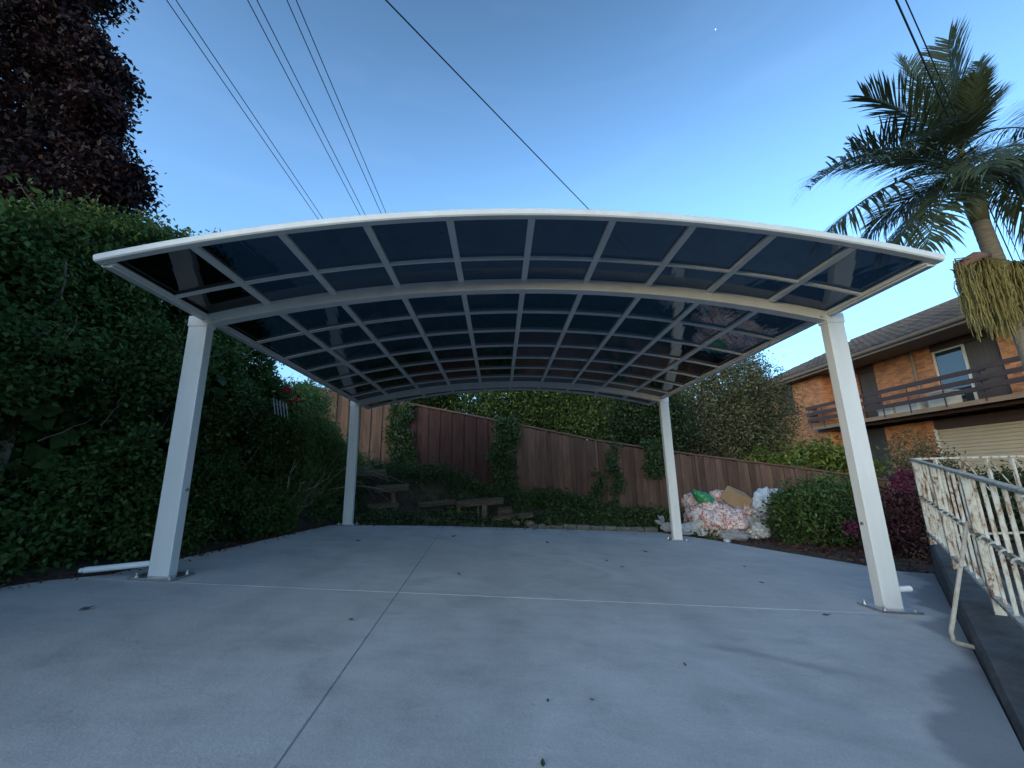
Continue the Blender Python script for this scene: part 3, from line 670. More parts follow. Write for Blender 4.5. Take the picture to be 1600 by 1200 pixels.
# ================================================================== HOUSE
def build_house():
    root = tag(empty('brick_house'), 'two storey orange brick house with brown balcony and tiled roof', 'house')
    XW, XF, XB = 15.9, 15.0, 14.6          # recessed wall, projecting wing, balcony edge
    Y0, YC, Y1 = 1.0, 15.35, 21.0
    ZG, ZB, ZS = -1.3, 2.88, 5.42
    # recessed facade with openings between brick piers, as butted panels
    def wall(x0,x1,y0,y1,z0,z1,m='brick'): return MB().box(x0,x1,y0,y1,z0,z1).build('wall', M[m], root)
    seg = [(Y0,6.6),(8.45,8.97),(11.05,13.45),(14.35,YC)]       # brick runs upstairs
    for a, b in seg: wall(XW, XW+0.25, a, b, ZB+0.06, ZS)
    gapz = 5.15
    wall(XW, XW+0.25, 6.6, 8.45, ZB+0.06, 2.95)
    wall(XW+0.002, XW+0.25, 8.97, 11.05, gapz, ZS, 'brown'); wall(XW+0.002, XW+0.25, 13.45, 14.35, gapz, ZS, 'brown'); wall(XW+0.002, XW+0.25, 6.6, 8.45, gapz, ZS, 'brown')
    wall(XF, XF+0.25, YC, 17.25, ZG, ZS); wall(XF, XF+0.25, 18.6, Y1, ZG, ZS)
    wall(XF, XF+0.25, 17.25, 18.6, ZG, 3.95); wall(XF+0.003, XF+0.25, 17.25, 18.6, 5.25, ZS, 'brown')
    wall(XF+0.25, XW+0.25, YC, YC+0.25, ZG, ZS)
    wall(XF+0.25, 22, Y1-0.25, Y1, ZG, ZS); wall(XW+0.25, 22, Y0, Y0+0.25, ZG, ZS); wall(22, 22.25, Y0, Y1, ZG, ZS)
    # downstairs
    wall(XW, XW+0.25, 11.55, 13.55, ZG, ZB-0.2); wall(XW+0.004, XW+0.25, 13.55, 14.4, ZG, ZB-0.2, 'interior'); wall(XW, XW+0.25, 14.4, YC, ZG, ZB-0.2)
    wall(XW, XW+0.25, Y0, 4.2, ZG, ZB-0.2); wall(XW+0.003, XW+0.25, 4.2, 11.55, 2.33, ZB-0.2, 'brown')
    # garage door of horizontal slats
    g = MB().box(XW+0.09, XW+0.14, 4.22, 11.53, ZG, 2.32).build('garage_door', M['garage'], root)
    z = ZG
    while z < 2.30:
        MB().box(XW+0.05, XW+0.088, 4.22, 11.53, z+0.004, min(z+0.116,2.318)).build('slat', M['garage'], g, bevel=0.008); z += 0.122
    MB().box(XW-0.01, XW+0.05, 11.531, 11.60, ZG, 2.36).build('door_jamb', M['frame'], g)
    # windows
    def window(y0,y1,z0,z1,X,panes,mat='glass',frame='frame',name='window'):
        w = MB(); fw = 0.06
        w.box(X+0.05,X+0.13,y0,y0+fw,z0,z1); w.box(X+0.05,X+0.13,y1-fw,y1,z0,z1); w.box(X+0.052,X+0.128,y0+fw,y1-fw,z1-fw,z1); w.box(X+0.052,X+0.128,y0+fw,y1-fw,z0,z0+fw)
        o = w.build(name, M[frame], root)
        for k in range(panes):
            a = y0+fw+(y1-y0-2*fw)*k/panes; c = y0+fw+(y1-y0-2*fw)*(k+1)/panes
            MB().box(X+0.085,X+0.095,a+0.004,c-0.004,z0+fw+0.002,z1-fw-0.002).build('pane', M[mat], o)
            if k: MB().box(X+0.06,X+0.12,a-0.025,a+0.025,z0+fw,z1-fw).build('mullion', M[frame], o)
        return o
    window(10.0, 11.05, ZB+0.06, gapz, XW, 1)
    o = MB().box(XW+0.09, XW+0.16, 8.97, 9.98, ZB+0.06, gapz-0.003).build('curtained_door', M['curtain'], root)
    window(13.45, 14.35, ZB+0.06, gapz, XW, 1, 'curtain', 'brown')
    window(6.6, 8.45, ZB+0.2, gapz, XW, 2)
    window(17.25, 18.6, 3.95, 5.25, XF, 2, 'curtain', 'brown')
    MB().box(XF-0.07, XF-0.002, 17.1, 18.75, 3.84, 3.94).build('window_sill', M['brown'], root)
    MB().tube([(XW-0.05,11.72,ZB+0.06),(XW-0.05,11.72,ZS)], 0.045, 8).build('downpipe', M['soffit'], root)
    # balcony
    MB().box(XB, XW-0.002, 3.0, 15.9, ZB, ZB+0.055).build('balcony_floor', M['balcony'], root)
    bal = MB().box(XB-0.05, XB-0.002, 3.0, 15.9, ZB-0.06, ZB+0.09).build('balcony_beam', M['balcony'], root)
    MB().box(XB+0.30, XB+0.38, 3.0, 15.9, ZB-0.16, ZB-0.003).build('joist', M['brown'], root)
    for y in np.arange(3.4, 15.8, 0.9): MB().box(XB+0.381, XW-0.003, y, y+0.06, ZB-0.14, ZB-0.003).build('joist', M['brown'], root)
    r = tag(empty('balcony_railing'))
    r.parent = root
    for z in (3.28, 3.56, 3.86):
        MB().box(XB-0.11, XB-0.07, 8.4, 15.93, z-0.075, z+0.075).build('rail_board', M['brown'], r, bevel=0.006)
        MB().box(XB-0.11, XB-0.07, 3.0, 7.3, z-0.075, z+0.075).build('rail_board', M['brown'], r, bevel=0.006)
        MB().box(XB-0.35, XB-0.31, 7.32, 8.38, z-0.075, z+0.075).build('rail_board', M['brown'], r, bevel=0.006)
        MB().box(XB-0.065, XF-0.003, 15.86, 15.9, z-0.075, z+0.075).build('rail_board', M['brown'], r, bevel=0.006)
    for y in (4.2, 5.6, 7.0, 8.6, 9.75, 10.95, 12.0, 13.1, 14.1, 15.0, 15.8):
        MB().box(XB-0.066, XB-0.052, y-0.02, y+0.02, ZB+0.0, 3.9).build('baluster', M['brown'], r)
    # eave, gutter, soffit, roof
    XE, ZEV = 14.35, 5.45
    MB().box(XE+0.10, XW+0.25, Y0-0.5, Y1+0.5, ZS+0.002, ZS+0.03).build('soffit', M['soffit'], root)
    MB().box(XE+0.06, XE+0.098, Y0-0.5, Y1+0.5, ZS-0.06, ZS+0.18).build('fascia', M['gutter'], root)
    gt = MB(); gt.sweep([(XE,Y0-0.5,ZEV+0.06),(XE,Y1+0.5,ZEV+0.06)], [Vector((1,0,0))]*2, [Vector((0,0,1))]*2, [(-0.06,-0.02),(-0.03,-0.06),(0.055,-0.06),(0.055,0.07),(0.04,0.07),(0.04,-0.04),(-0.03,-0.04),(-0.045,-0.01),(-0.05,0.07),(-0.07,0.07)])
    gt.build('gutter', M['gutter'], root)
    XR, tanp = 19.4, 0.466; ZR = ZEV+0.13+(XR-XE)*tanp
    roof = MB().add([(XE,Y0-0.5,ZEV+0.13),(XE,Y1+0.5,ZEV+0.13),(XR,Y1-3.0,ZR),(XR,Y0-0.5,ZR),(XR+5,Y0-0.5,ZEV+0.13),(XR+5,Y1+0.5,ZEV+0.13)],
                    [(0,3,2,1),(1,2,5),(3,4,5,2),(0,1,5,4),(0,4,3)]).build('roof', M['tile'], root)
    sl = Vector((1,0,tanp)).normalized(); nr = Vector((-tanp,0,1)).normalized(); pitch = 0.32; rest = MB()
    tile_me = None; count = 0; nrow = int((XR-XE)/sl.x/pitch)
    def tile_geo(mb, P):
        w, h = 0.325, 0.40; vs = []
        for t, q in ((0.0,0.050),(h,0.018)):
            for k in range(5):
                yy = w*k/4; bulge = 0.022*math.sin(math.pi*k/4)
                vs.append(Vector(P) + sl*t + nr*(q+bulge) + Vector((0,yy,0)))
        for k in range(5): vs.append(Vector(P) + nr*0.012 + Vector((0,w*k/4,0)))
        fs = [(k,k+1,5+k+1,5+k) for k in range(4)] + [(10+k,10+k+1,k+1,k) for k in range(4)]
        return mb.add(vs, fs)
    for row in range(nrow):
        for cI in range(int((Y1-Y0+1)/0.33)):
            y = Y0-0.5 + cI*0.33
            u = row*pitch*sl.x
            if y+0.33 > Y1+0.5 - u*0.7: continue
            P = Vector((XE-0.03,y,ZEV+0.135)) + sl*(row*pitch)
            if 7.5 < y < 17 and row < 10 and count < 285:
                if tile_me is None:
                    t = tile_geo(MB(), (0,0,0)).build('roof_tile', M['tile'], roof); tile_me = t.data
                else: t = link('roof_tile', tile_me, None, roof)
                t.location = P + Vector((0,0,random.uniform(-0.006,0.006))); t.rotation_euler = (random.uniform(-0.012,0.012),0,0); count += 1
            else: tile_geo(rest, P)
    tag(rest.build('far_roof_tiles', M['tile'], roof), kind='stuff')
    MB().tube([(XR,Y0-0.5,ZR+0.03),(XR,Y1-3.0,ZR+0.03)], 0.11, 8).build('ridge_cap', M['tile'], roof)
    # things standing on the balcony
    zf = ZB+0.055
    for k, (y0,y1,h,lab) in enumerate(((11.1,12.0,0.42,'white storage box on the balcony below the brick wall, nearer the window'),(10.05,10.75,0.55,'pale cloth covered seat on the balcony in front of the glass door'))):
        e = tag(empty('storage_box' if k == 0 else 'balcony_seat'), lab, 'box' if k == 0 else 'seat')
        MB().box(15.0,15.5,y0,y1,zf+0.002,zf+h).build('body', M['boxwhite'], e, bevel=0.02)
        MB().box(14.98,15.52,y0-0.02,y1+0.02,zf+h+0.001,zf+h+0.05).build('lid', M['boxwhite'], e, bevel=0.012)
    e = tag(empty('storage_box'), 'low white tub on the balcony behind the carport post', 'tub')
    MB().box(15.0,15.4,12.15,12.75,zf+0.002,zf+0.3).build('body', M['boxwhite'], e, bevel=0.03); MB().box(14.98,15.42,12.13,12.77,zf+0.301,zf+0.34).build('rim', M['boxwhite'], e, bevel=0.01)
build_house()

# ================================================================== VEGETATION BUILDERS
def limb(mb, a, b, r0, r1, rnd, n=6, wob=0.06, sides=6):
    a, b = Vector(a), Vector(b); L = (b-a).length; pts = []; rs = []
    for i in range(n+1):
        t = i/n; p = a.lerp(b, t)
        if 0 < i < n: p += Vector((rnd.uniform(-1,1),rnd.uniform(-1,1),rnd.uniform(-1,1)))*wob*L
        pts.append(p); rs.append(r0+(r1-r0)*t)
    mb.tube(pts, rs, sides); return pts
def ellipsoid_clumps(c, r, n, shell=0.55, lumps=7, seed=0):
    """clump centres in a lumpy ellipsoid, denser towards the outside"""
    g = np.random.default_rng(seed); c = np.array(c, float); r = np.array(r, float)
    L = g.normal(size=(lumps, 3)); L /= np.linalg.norm(L, axis=1)[:, None]; amp = g.uniform(0.08, 0.3, lumps)
    d = g.normal(size=(n, 3)); d /= np.linalg.norm(d, axis=1)[:, None]
    rad = (shell + (1-shell)*g.uniform(0, 1, n)**0.6)
    bump = 0.82 + ((np.clip(d @ L.T, 0, 1)**6) * amp).sum(1)
    return c + d*(rad*bump)[:, None]*r
def tree(name, label, base, crown_c, crown_r, mat, nclump, per, leaf, spread=0.16, cat='tree', group=None, seed=1, lumps=8, shell=0.5, trunk_r=0.12, nlimb=7, bark='bark', width=0.5, droop=0.3):
    root = tag(empty(name), label, cat, group); rnd = random.Random(seed)
    cl = ellipsoid_clumps(crown_c, crown_r, nclump, shell, lumps, seed)
    cl = cl[cl[:, 2] > base[2]+0.05]
    tr = MB(); cc = Vector(crown_c); fork = Vector(base).lerp(cc, 0.55)
    limb(tr, base, fork, trunk_r, trunk_r*0.7, rnd, 6, 0.03, 8)
    tr.build('trunk', M[bark], root)
    for k in range(nlimb):
        t = Vector(cl[rnd.randrange(len(cl))]); m = MB()
        pts = limb(m, fork, t, trunk_r*0.5, trunk_r*0.08, rnd, 6, 0.07, 5)
        for q in range(3):
            t2 = Vector(cl[rnd.randrange(len(cl))]); t2 = t.lerp(t2, 0.5); limb(m, pts[3+q], t2, trunk_r*0.16, trunk_r*0.04, rnd, 4, 0.08, 4)
        m.build('limb', M[bark], root)
    p, tt = clumps(cl, per, spread)
    leaf_mesh('crown', p, leaf, M[mat], root, aim=(0,-0.15,0.55), tint=tt, droop=droop, width=width, per=per)
    return root

# ------------------------------------------------------------------ hedge along the left side
HTOP = [(-3.5,3.0),(-0.9,2.62),(-0.4,2.9),(0.1,3.12),(0.6,3.36),(1.3,3.68),(2.0,3.25),(2.6,2.6),(3.0,2.1),(3.4,1.5)]
def hedge_front(y, z):
    x = lerp_tab([(-4,-3.72),(-0.9,-3.52),(-0.1,-3.36),(0.4,-3.2),(1.64,-3.13),(3.8,-3.03),(5,-3.05)], y)
    g = slab_z(x, y); h = (z-g)/max(lerp_tab(HTOP, y)-g, 0.5)
    return x - 0.02 - 0.10*h - 0.75*max(0,h-0.55)**1.6*1.6 + 0.26*(mnoise.noise(Vector((1.1*y,1.5*z,3.3)))-0.15)*min(1,h*2.5) + 0.17*mnoise.noise(Vector((2.9*y,3.4*z,7.7)))
def build_hedge():
    root = tag(empty('hedge'), 'tall dense dark green hedge along the left edge of the slab', 'hedge')
    rnd = random.Random(2); cl = []; ti = []
    for _ in range(9500):
        y = rnd.uniform(-3.2, 3.3); zt = lerp_tab(HTOP, y); g = slab_z(-3.3, y)
        if rnd.random() < 0.80:
            z = g + (zt-g)*rnd.random()**0.92; x = hedge_front(y, z) - abs(rnd.gauss(0,0.16))
        else:
            x = -rnd.uniform(3.55, 5.2); z = zt + 0.10*math.sin(3*x+2*y) - abs(rnd.gauss(0,0.12)) - max(0,-x-4.6)*0.3
        nz = mnoise.noise(Vector((1.7*y,2.0*z,11.3))) + 0.5*mnoise.noise(Vector((4.1*y,4.6*z,2.2)))      # bare hollows between sprays
        if nz > 0.10 and x > -3.75 and z < zt-0.25:
            if rnd.random() < 0.55: continue
            x -= min(0.45, (nz-0.10)*1.6)
        cl.append((x,y,z)); 
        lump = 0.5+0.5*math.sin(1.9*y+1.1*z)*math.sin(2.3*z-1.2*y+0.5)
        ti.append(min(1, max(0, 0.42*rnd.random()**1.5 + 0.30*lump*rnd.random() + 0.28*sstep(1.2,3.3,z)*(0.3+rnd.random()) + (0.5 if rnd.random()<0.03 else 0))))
    p, t = clumps(cl, 24, (0.055,0.065,0.05), np.array(ti))
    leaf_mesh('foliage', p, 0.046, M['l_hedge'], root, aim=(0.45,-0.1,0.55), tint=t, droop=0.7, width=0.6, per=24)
    k_ = RNG.choice(len(p), 700, replace=False); leaf_mesh('pale_foliage', p[k_]+np.array([0.03,0,0]), 0.05, M['l_yellow'], root, aim=(0.5,-0.2,0.5), width=0.6)
    q = []
    for _ in range(21000):
        y = rnd.uniform(-3.4, 3.3); zt = lerp_tab(HTOP, y)-0.12; z = slab_z(-3.6,y)+(zt-slab_z(-3.6,y))*rnd.random()
        q.append((hedge_front(y,z)-rnd.uniform(0.25,1.1), y, z))
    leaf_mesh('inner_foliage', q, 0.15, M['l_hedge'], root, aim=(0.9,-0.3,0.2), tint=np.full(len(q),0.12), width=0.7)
    for k in range(8):                                     # stems inside
        y = -2.4+k*0.75; m = MB(); a = Vector((-3.75,y,slab_z(-3.75,y)+0.02))
        pts = limb(m, a, a+Vector((-0.25,rnd.uniform(-0.3,0.3),2.2)), 0.045, 0.02, rnd, 6, 0.05)
        for q in range(4): limb(m, pts[2+q], pts[2+q]+Vector((rnd.uniform(-0.3,0.5),rnd.uniform(-0.5,0.5),rnd.uniform(0.3,0.8))), 0.016, 0.006, rnd, 4, 0.08, 5)
        m.build('stem', M['bark'], root)
    for k in range(24):                                    # bare twigs showing at the face
        y = rnd.uniform(-1.2,3.2); z = slab_z(-3.2,y)+rnd.uniform(0.05,1.9); x = hedge_front(y,z)
        a = Vector((x-0.18,y,z)); b = a+Vector((rnd.uniform(0.15,0.30),rnd.uniform(-0.25,0.3),rnd.uniform(-0.05,0.5)))
        m = MB(); limb(m, a, b, 0.005, 0.0015, rnd, 5, 0.05, 4); m.build('twig', M['bark'], root)
    # loose sprigs breaking the top outline
    for k in range(26):
        y = rnd.uniform(-0.6,2.2); x = -rnd.uniform(3.6,4.5); a = Vector((x,y,lerp_tab(HTOP,y)-0.1)); b = a+Vector((rnd.uniform(-0.1,0.25),rnd.uniform(-0.2,0.2),rnd.uniform(0.2,0.42)))
        m = MB(); limb(m, a, b, 0.006, 0.003, rnd, 3, 0.05, 4); sp = m.build('sprig', M['bark'], root)
        q = [a.lerp(b, random.random()) + Vector((random.gauss(0,.04),random.gauss(0,.04),random.gauss(0,.03))) for _ in range(26)]
        leaf_mesh('sprig_leaves', q, 0.055, M['l_hedge'], sp, aim=(0.3,0,0.5), tint=np.full(26, rnd.uniform(0.3,0.9)), width=0.6)
build_hedge()

# bright flowering shrub at the far end of the hedge
def build_flower_shrub():
    root = tag(empty('flowering_shrub'), 'bright green sprawling shrub with red flowers between hedge and fence', 'shrub')
    rnd = random.Random(9); cl = []
    ti = []
    while len(cl) < 2600:
        y = rnd.uniform(2.75,5.5); zt = lerp_tab([(2.7,2.25),(3.2,2.4),(3.9,2.4),(4.5,1.95),(5.5,1.35)], y)
        xf = lerp_tab([(2.7,-3.12),(3.8,-3.1),(4.6,-3.0),(6.3,-3.0)], y)
        x = xf - abs(rnd.gauss(0,0.42)); g = ground_z(x,y); u = rnd.random()**0.8; z = g+(zt-g)*u
        x -= 0.35*max(0,u-0.55) + 0.22*mnoise.noise(Vector((1.6*y,1.9*z,5.1)))
        if mnoise.noise(Vector((1.9*y,2.2*z,21.3))) > 0.25+0.3*u: continue
        if u < 0.5 and rnd.random() < 0.35: continue
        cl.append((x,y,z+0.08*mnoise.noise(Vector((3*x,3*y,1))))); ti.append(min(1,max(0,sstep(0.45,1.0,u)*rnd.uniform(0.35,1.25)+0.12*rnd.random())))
    p, t = clumps(cl, 15, (0.07,0.07,0.055), np.array(ti))
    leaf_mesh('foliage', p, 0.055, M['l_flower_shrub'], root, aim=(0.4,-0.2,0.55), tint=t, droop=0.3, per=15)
    for k in range(26):                                    # bare wood low on the shrub
        y = rnd.uniform(2.9,5.6); a = Vector((-3.5,y,ground_z(-3.5,y))); b = Vector((-3.0+rnd.uniform(-0.15,0.12),y+rnd.uniform(-0.6,0.6),rnd.uniform(0.7,1.7)))
        m = MB(); limb(m, a, b, 0.012, 0.003, rnd, 7, 0.05, 5); m.build('cane', M['twig'], root)
    for k in range(30):                                    # arching bare canes reaching over the bed
        a = Vector((-3.45+rnd.uniform(-0.3,0.3),4.6+rnd.uniform(-0.5,0.9),0.5+rnd.uniform(0,0.9)))
        b = a+Vector((rnd.uniform(0.3,1.25),rnd.uniform(-0.3,0.5),rnd.uniform(-0.5,0.65)))
        c = a.lerp(b,0.55)+Vector((0,0,rnd.uniform(0.12,0.35))); pts = [a.lerp(c,t/5).lerp(c.lerp(b,t/5),t/5) for t in range(6)]
        MB().tube(pts, [0.009,0.008,0.007,0.006,0.005,0.003], 5).build('cane', M['twig'], root)
    for px, py in ((457,626),(468,622),(449,608)):
        c = atX(px,py,-3.25)
        q = [c+Vector((random.gauss(0,.028),random.gauss(0,.028),random.gauss(0,.026))) for _ in range(46)]
        o = leaf_mesh('flower', q, 0.05, M['petal'], root, aim=(0.5,-0.6,0.2), width=0.8); o['kind'] = 'thing'
build_flower_shrub()

# white slatted panel half hidden in the hedge
def build_slat_panel():
    root = tag(empty('slatted_panel'), 'small white slatted panel half hidden between hedge and red flowers', 'panel')
    for k in range(5):
        a = atX(427+5*k, 622+2*k, -3.2); b = atX(430+5*k, 647+2*k, -3.2)
        MB().bar(a, b, 0.014, 0.010, up=(1,0,0)).build('slat', M['greyslat'], root)
    MB().bar(atX(424,629,-3.215), atX(452,638,-3.215), 0.008, 0.01, up=(1,0,0)).build('crosspiece', M['twig'], root)
build_slat_panel()

# copper leaved tree, upper left
def copper_tree():
    root = tag(empty('copper_tree'), 'tall dark copper leaved tree rising above the left hedge', 'tree'); rnd = random.Random(21)
    base = Vector((-9.6,3.9,0.4)); tr = MB(); limb(tr, base, (-9.4,3.7,8.5), 0.24, 0.07, rnd, 8, 0.02, 8); tr.build('trunk', M['bark'], root)
    blobs = [((-9.6,3.6,7.6),(1.8,2.1,3.4),1500)]
    for k in range(20):                                    # boughs with gaps between them
        a = rnd.uniform(0, 6.28); z = 4.2+7.2*k/19; r = 1.9*(1-0.25*abs(z-6.5)/4)+rnd.uniform(-0.25,0.35)
        c = Vector((-9.6+math.cos(a)*r*0.8, 3.6+math.sin(a)*r*0.8, z)); blobs.append((c,(rnd.uniform(0.75,1.15),rnd.uniform(0.75,1.15),rnd.uniform(0.4,0.6)),190))
        m = MB(); limb(m, Vector((-9.5,3.75,z-0.9)), c, 0.05, 0.012, rnd, 5, 0.06, 5); m.build('limb', M['bark'], root)
    for px, py, Y in ((150,15,3),(168,60,3),(200,105,2.8),(214,128,2.8),(175,175,3),(208,180,2.8),(190,225,3),(222,268,2.7),(232,290,2.7),(205,330,2.8),(120,40,3),(150,110,3)):   # outer sprays
        c = atY(px-52,py,Y); blobs.append((c,(0.42,0.42,0.26),90))
        m = MB(); limb(m, Vector((-8.6,3.7,c.z-0.5)), c, 0.03, 0.008, rnd, 5, 0.05, 5); m.build('limb', M['bark'], root)
    cl = np.concatenate([ellipsoid_clumps(c, r, n, 0.25, 10, 100+i) for i, (c, r, n) in enumerate(blobs)])
    p, t = clumps(cl, 20, 0.105); leaf_mesh('crown', p, 0.105, M['l_copper'], root, aim=(0,-0.15,0.55), tint=t, droop=0.3, width=0.55)
copper_tree()

# trees beyond the fence
tree('garden_tree', 'light green spreading tree with thin limbs above the fence centre', (-1.2,9.6,0.9), (-0.6,9.7,3.2), (2.8,1.3,1.7), 'l_green', 2300, 15, 0.10, 0.19, seed=31, trunk_r=0.09, group='trees beyond the fence', nlimb=12)
tree('garden_tree', 'yellowish green tree beyond the fence behind its right half', (2.2,10.2,0.4), (2.6,10.2,2.7), (2.3,1.3,1.8), 'l_green', 2000, 15, 0.10, 0.19, seed=32, trunk_r=0.09, group='trees beyond the fence', nlimb=10)
tree('garden_tree', 'dense dark tree overhanging the fence beside the rear right post', (3.9,8.0,-0.2), (3.75,7.8,2.35), (1.05,0.8,1.05), 'l_dark', 1500, 15, 0.085, 0.14, seed=33, trunk_r=0.08, group='trees beyond the fence', shell=0.3)
tree('garden_tree', 'dark low tree beyond the fence behind the vine covered corner', (-3.0,9.0,1.2), (-3.1,9.1,3.3), (1.7,1.1,1.15), 'l_dark', 1300, 15, 0.10, 0.19, seed=34, trunk_r=0.08, group='trees beyond the fence')
tree('olive_tree', 'large twiggy olive grey tree between the carport and the house', (6.9,9.8,-0.3), (6.75,9.6,2.45), (2.15,1.4,2.2), 'l_olive', 3400, 15, 0.09, 0.15, seed=35, trunk_r=0.10, group='trees beyond the fence', nlimb=22, bark='twig', lumps=12, width=0.42)
tree('olive_tree', 'slender grey green tree top against the sky beside the house roof', (8.6,10.6,-0.4), (8.55,10.6,4.3), (0.85,0.8,0.95), 'l_olive', 170, 16, 0.085, 0.15, seed=36, trunk_r=0.05, group='trees beyond the fence', nlimb=9, bark='twig', shell=0.25, width=0.42)
tree('olive_tree', 'blue green bushy tree touching the house wall beyond the fence', (9.2,10.4,-0.4), (8.0,10.4,2.0), (1.05,1.0,1.7), 'l_olive', 1400, 15, 0.09, 0.15, seed=37, trunk_r=0.07, group='trees beyond the fence', width=0.42)
for px, Y, r, lab in ((660,14.0,2.2,'dark tree far behind the fence left of its centre'),(800,14.6,2.3,'dark tree far behind the fence centre'),(930,14.2,2.2,'dark tree far behind the fence right of its centre'),(1075,14.5,2.2,'dark tree far behind the olive grey tree'),(540,14.0,2.3,'dark tree far behind the left end of the fence')):
    c = atY(px, 672, Y); tree('far_tree', lab, (c.x, Y, ftop(c.x)-1.8), (c.x, Y, c.z), (r+0.5, 1.2, 2.2), 'l_green', 900, 14, 0.14, 0.30, seed=int(px), trunk_r=0.12, group='trees far behind the fence', nlimb=5, shell=0.3)
def leafy_bush(name, label, c, r, mat, n, per, leaf, seed, group=None, spread=0.09, stems=6, width=0.5, aim=(0,-0.3,0.6)):
    root = tag(empty(name), label, 'bush', group); rnd = random.Random(seed)
    cl = ellipsoid_clumps(c, r, n, 0.35, 9, seed); 
    gz = np.array([ground_z(p[0],p[1]) for p in cl]); cl = cl[cl[:,2] > gz+0.03]
    p, t = clumps(cl, per, spread); leaf_mesh('foliage', p, leaf, M[mat], root, aim=aim, tint=t, droop=0.2, width=width, per=per)
    for k in range(stems):
        a = Vector((c[0]+rnd.gauss(0,.12), c[1]+rnd.gauss(0,.1), ground_z(c[0],c[1])-0.03)); b = Vector(cl[rnd.randrange(len(cl))])
        m = MB(); limb(m, a, b, 0.018, 0.005, rnd, 5, 0.06, 5); m.build('stem', M['twig'], root)
    return root
leafy_bush('leafy_bush', 'yellow green broad leaved bush beyond the fence below the house', (9.2,8.6,0.95), (1.5,0.8,0.85), 'l_yellow', 420, 12, 0.16, 41, 'bushes beside the fence', 0.13, width=0.36)
leafy_bush('leafy_bush', 'small bright green bush beyond the fence under the olive tree', (7.3,8.2,0.95), (0.85,0.6,0.65), 'l_yellow', 200, 12, 0.14, 42, 'bushes beside the fence', 0.12, width=0.36)
leafy_bush('leafy_bush', 'rounded green bush on red mulch beside the rubbish pile', (5.1,4.05,0.05), (0.76,0.6,0.66), 'l_bush', 640, 13, 0.068, 43, 'bushes beside the fence', 0.08, stems=12)
leafy_bush('leafy_bush', 'taller green bush behind the right front carport post', (5.95,4.5,0.12), (0.72,0.6,0.74), 'l_bush', 520, 13, 0.068, 44, 'bushes beside the fence', 0.08, stems=12)
b_ = leafy_bush('maroon_bush', 'dark maroon leaved bush between the right post and rusty railing', (6.0,2.95,0.0), (0.85,0.7,0.78), 'l_maroon', 700, 13, 0.06, 45, None, 0.08, stems=10)
q_ = [Vector(atY(px,py,2.6)) for px,py in ((1412,742),(1418,750),(1405,748),(1422,740),(1399,757),(1328,830),(1330,820),(1413,762))]
q_ = [c+Vector((random.gauss(0,.05),random.gauss(0,.05),random.gauss(0,.04))) for c in q_ for _ in range(40)]
leaf_mesh('magenta_blossom', q_, 0.045, M['l_magenta'], b_, aim=(-0.4,-0.6,0.3), width=0.8)
leafy_bush('dark_shrub', 'dark shrub in front of the garage door behind the railings', (12.4,6.4,0.0), (2.2,1.0,1.0), 'l_dark', 700, 14, 0.10, 46, None, 0.14)
leafy_bush('dark_shrub', 'grey green shrub against the lower brick wall of the house', (13.4,9.9,0.75), (1.3,0.9,1.15), 'l_olive', 320, 14, 0.10, 47, None, 0.15)

# ivy on the fence
def ivy(label, px0, px1, py0, py1, n, seed, size=0.06, mat='l_ivy', taper=0.5):
    root = tag(empty('ivy'), label, 'vine', 'ivy patches on the brown fence'); rnd = random.Random(seed); cl = []
    for _ in range(n):
        v = rnd.random(); py = py0+(py1-py0)*v; c = (px0+px1)/2; h = (px1-px0)/2*(1-taper*(1-abs(2*v-1)) if taper < 0 else 1-taper*abs(v-0.35))
        p = atY(c+rnd.uniform(-h,h)+5*math.sin(v*9+seed), py, FY-0.07); cl.append((p.x, FY-0.07-abs(rnd.gauss(0,0.06)), p.z))
    p, t = clumps(cl, 8, (0.05,0.03,0.05)); leaf_mesh('leaves', p, size, M[mat], root, aim=(0,-0.9,0.3), tint=t, droop=0.6, width=0.8)
    for k in range(3):
        a = atY((px0+px1)/2+rnd.uniform(-6,6), py1, FY-0.05); b = atY((px0+px1)/2+rnd.uniform(-8,8), py0, FY-0.05); a.y = b.y = FY-0.045
        m = MB(); limb(m, a, b, 0.009, 0.004, rnd, 9, 0.02, 5); m.build('stem', M['bark'], root)
ivy('broad column of ivy climbing the middle of the brown fence', 768, 808, 655, 800, 420, 51)
ivy('dark ivy hanging over the fence at the left end near the rear post', 606, 645, 632, 760, 330, 52)
ivy('thin strand of ivy on the fence right of the ivy column', 952, 968, 695, 800, 90, 53)
ivy('ivy tuft spilling over the fence top beside the rear right post', 1004, 1046, 688, 745, 150, 54)
ivy('sparse low ivy sprigs on the fence left of the thin strand', 922, 944, 735, 800, 50, 55)

# ground cover in the rear bed
def build_cover():
    rnd = random.Random(6); cl = []
    while len(cl) < 2600:
        x = rnd.uniform(-3.2,3.6); y = rnd.uniform(back_y(x)+0.12, 6.6)
        if x < 0.7 and y < 5.5 and rnd.random() < 0.55: continue
        k = 0.5+0.5*math.sin(2.1*x+1.3*y)*math.sin(1.7*y-0.6*x)
        if rnd.random() < 0.22 and x < 0.9: cl.append((x, back_y(x)+rnd.uniform(0.1,0.6), ground_z(x,back_y(x)+0.4)+0.28*rnd.random()**1.3*(0.5+0.5*math.sin(5*x))))
        cl.append((x,y,ground_z(x,y)+rnd.random()**1.5*(0.08+0.30*k*(1 if x > 0.7 or y > 5.6 else 0.12))*min(1,(y-back_y(x))/0.5)))
    p, t = clumps(cl, 13, (0.08,0.07,0.045)); 
    o = leaf_mesh('ground_cover', p, 0.058, M['l_cover'], None, aim=(0,-0.2,0.8), tint=t, width=0.6); tag(o, 'low dark green ground cover in the bed before the fence', kind='stuff')
build_cover()
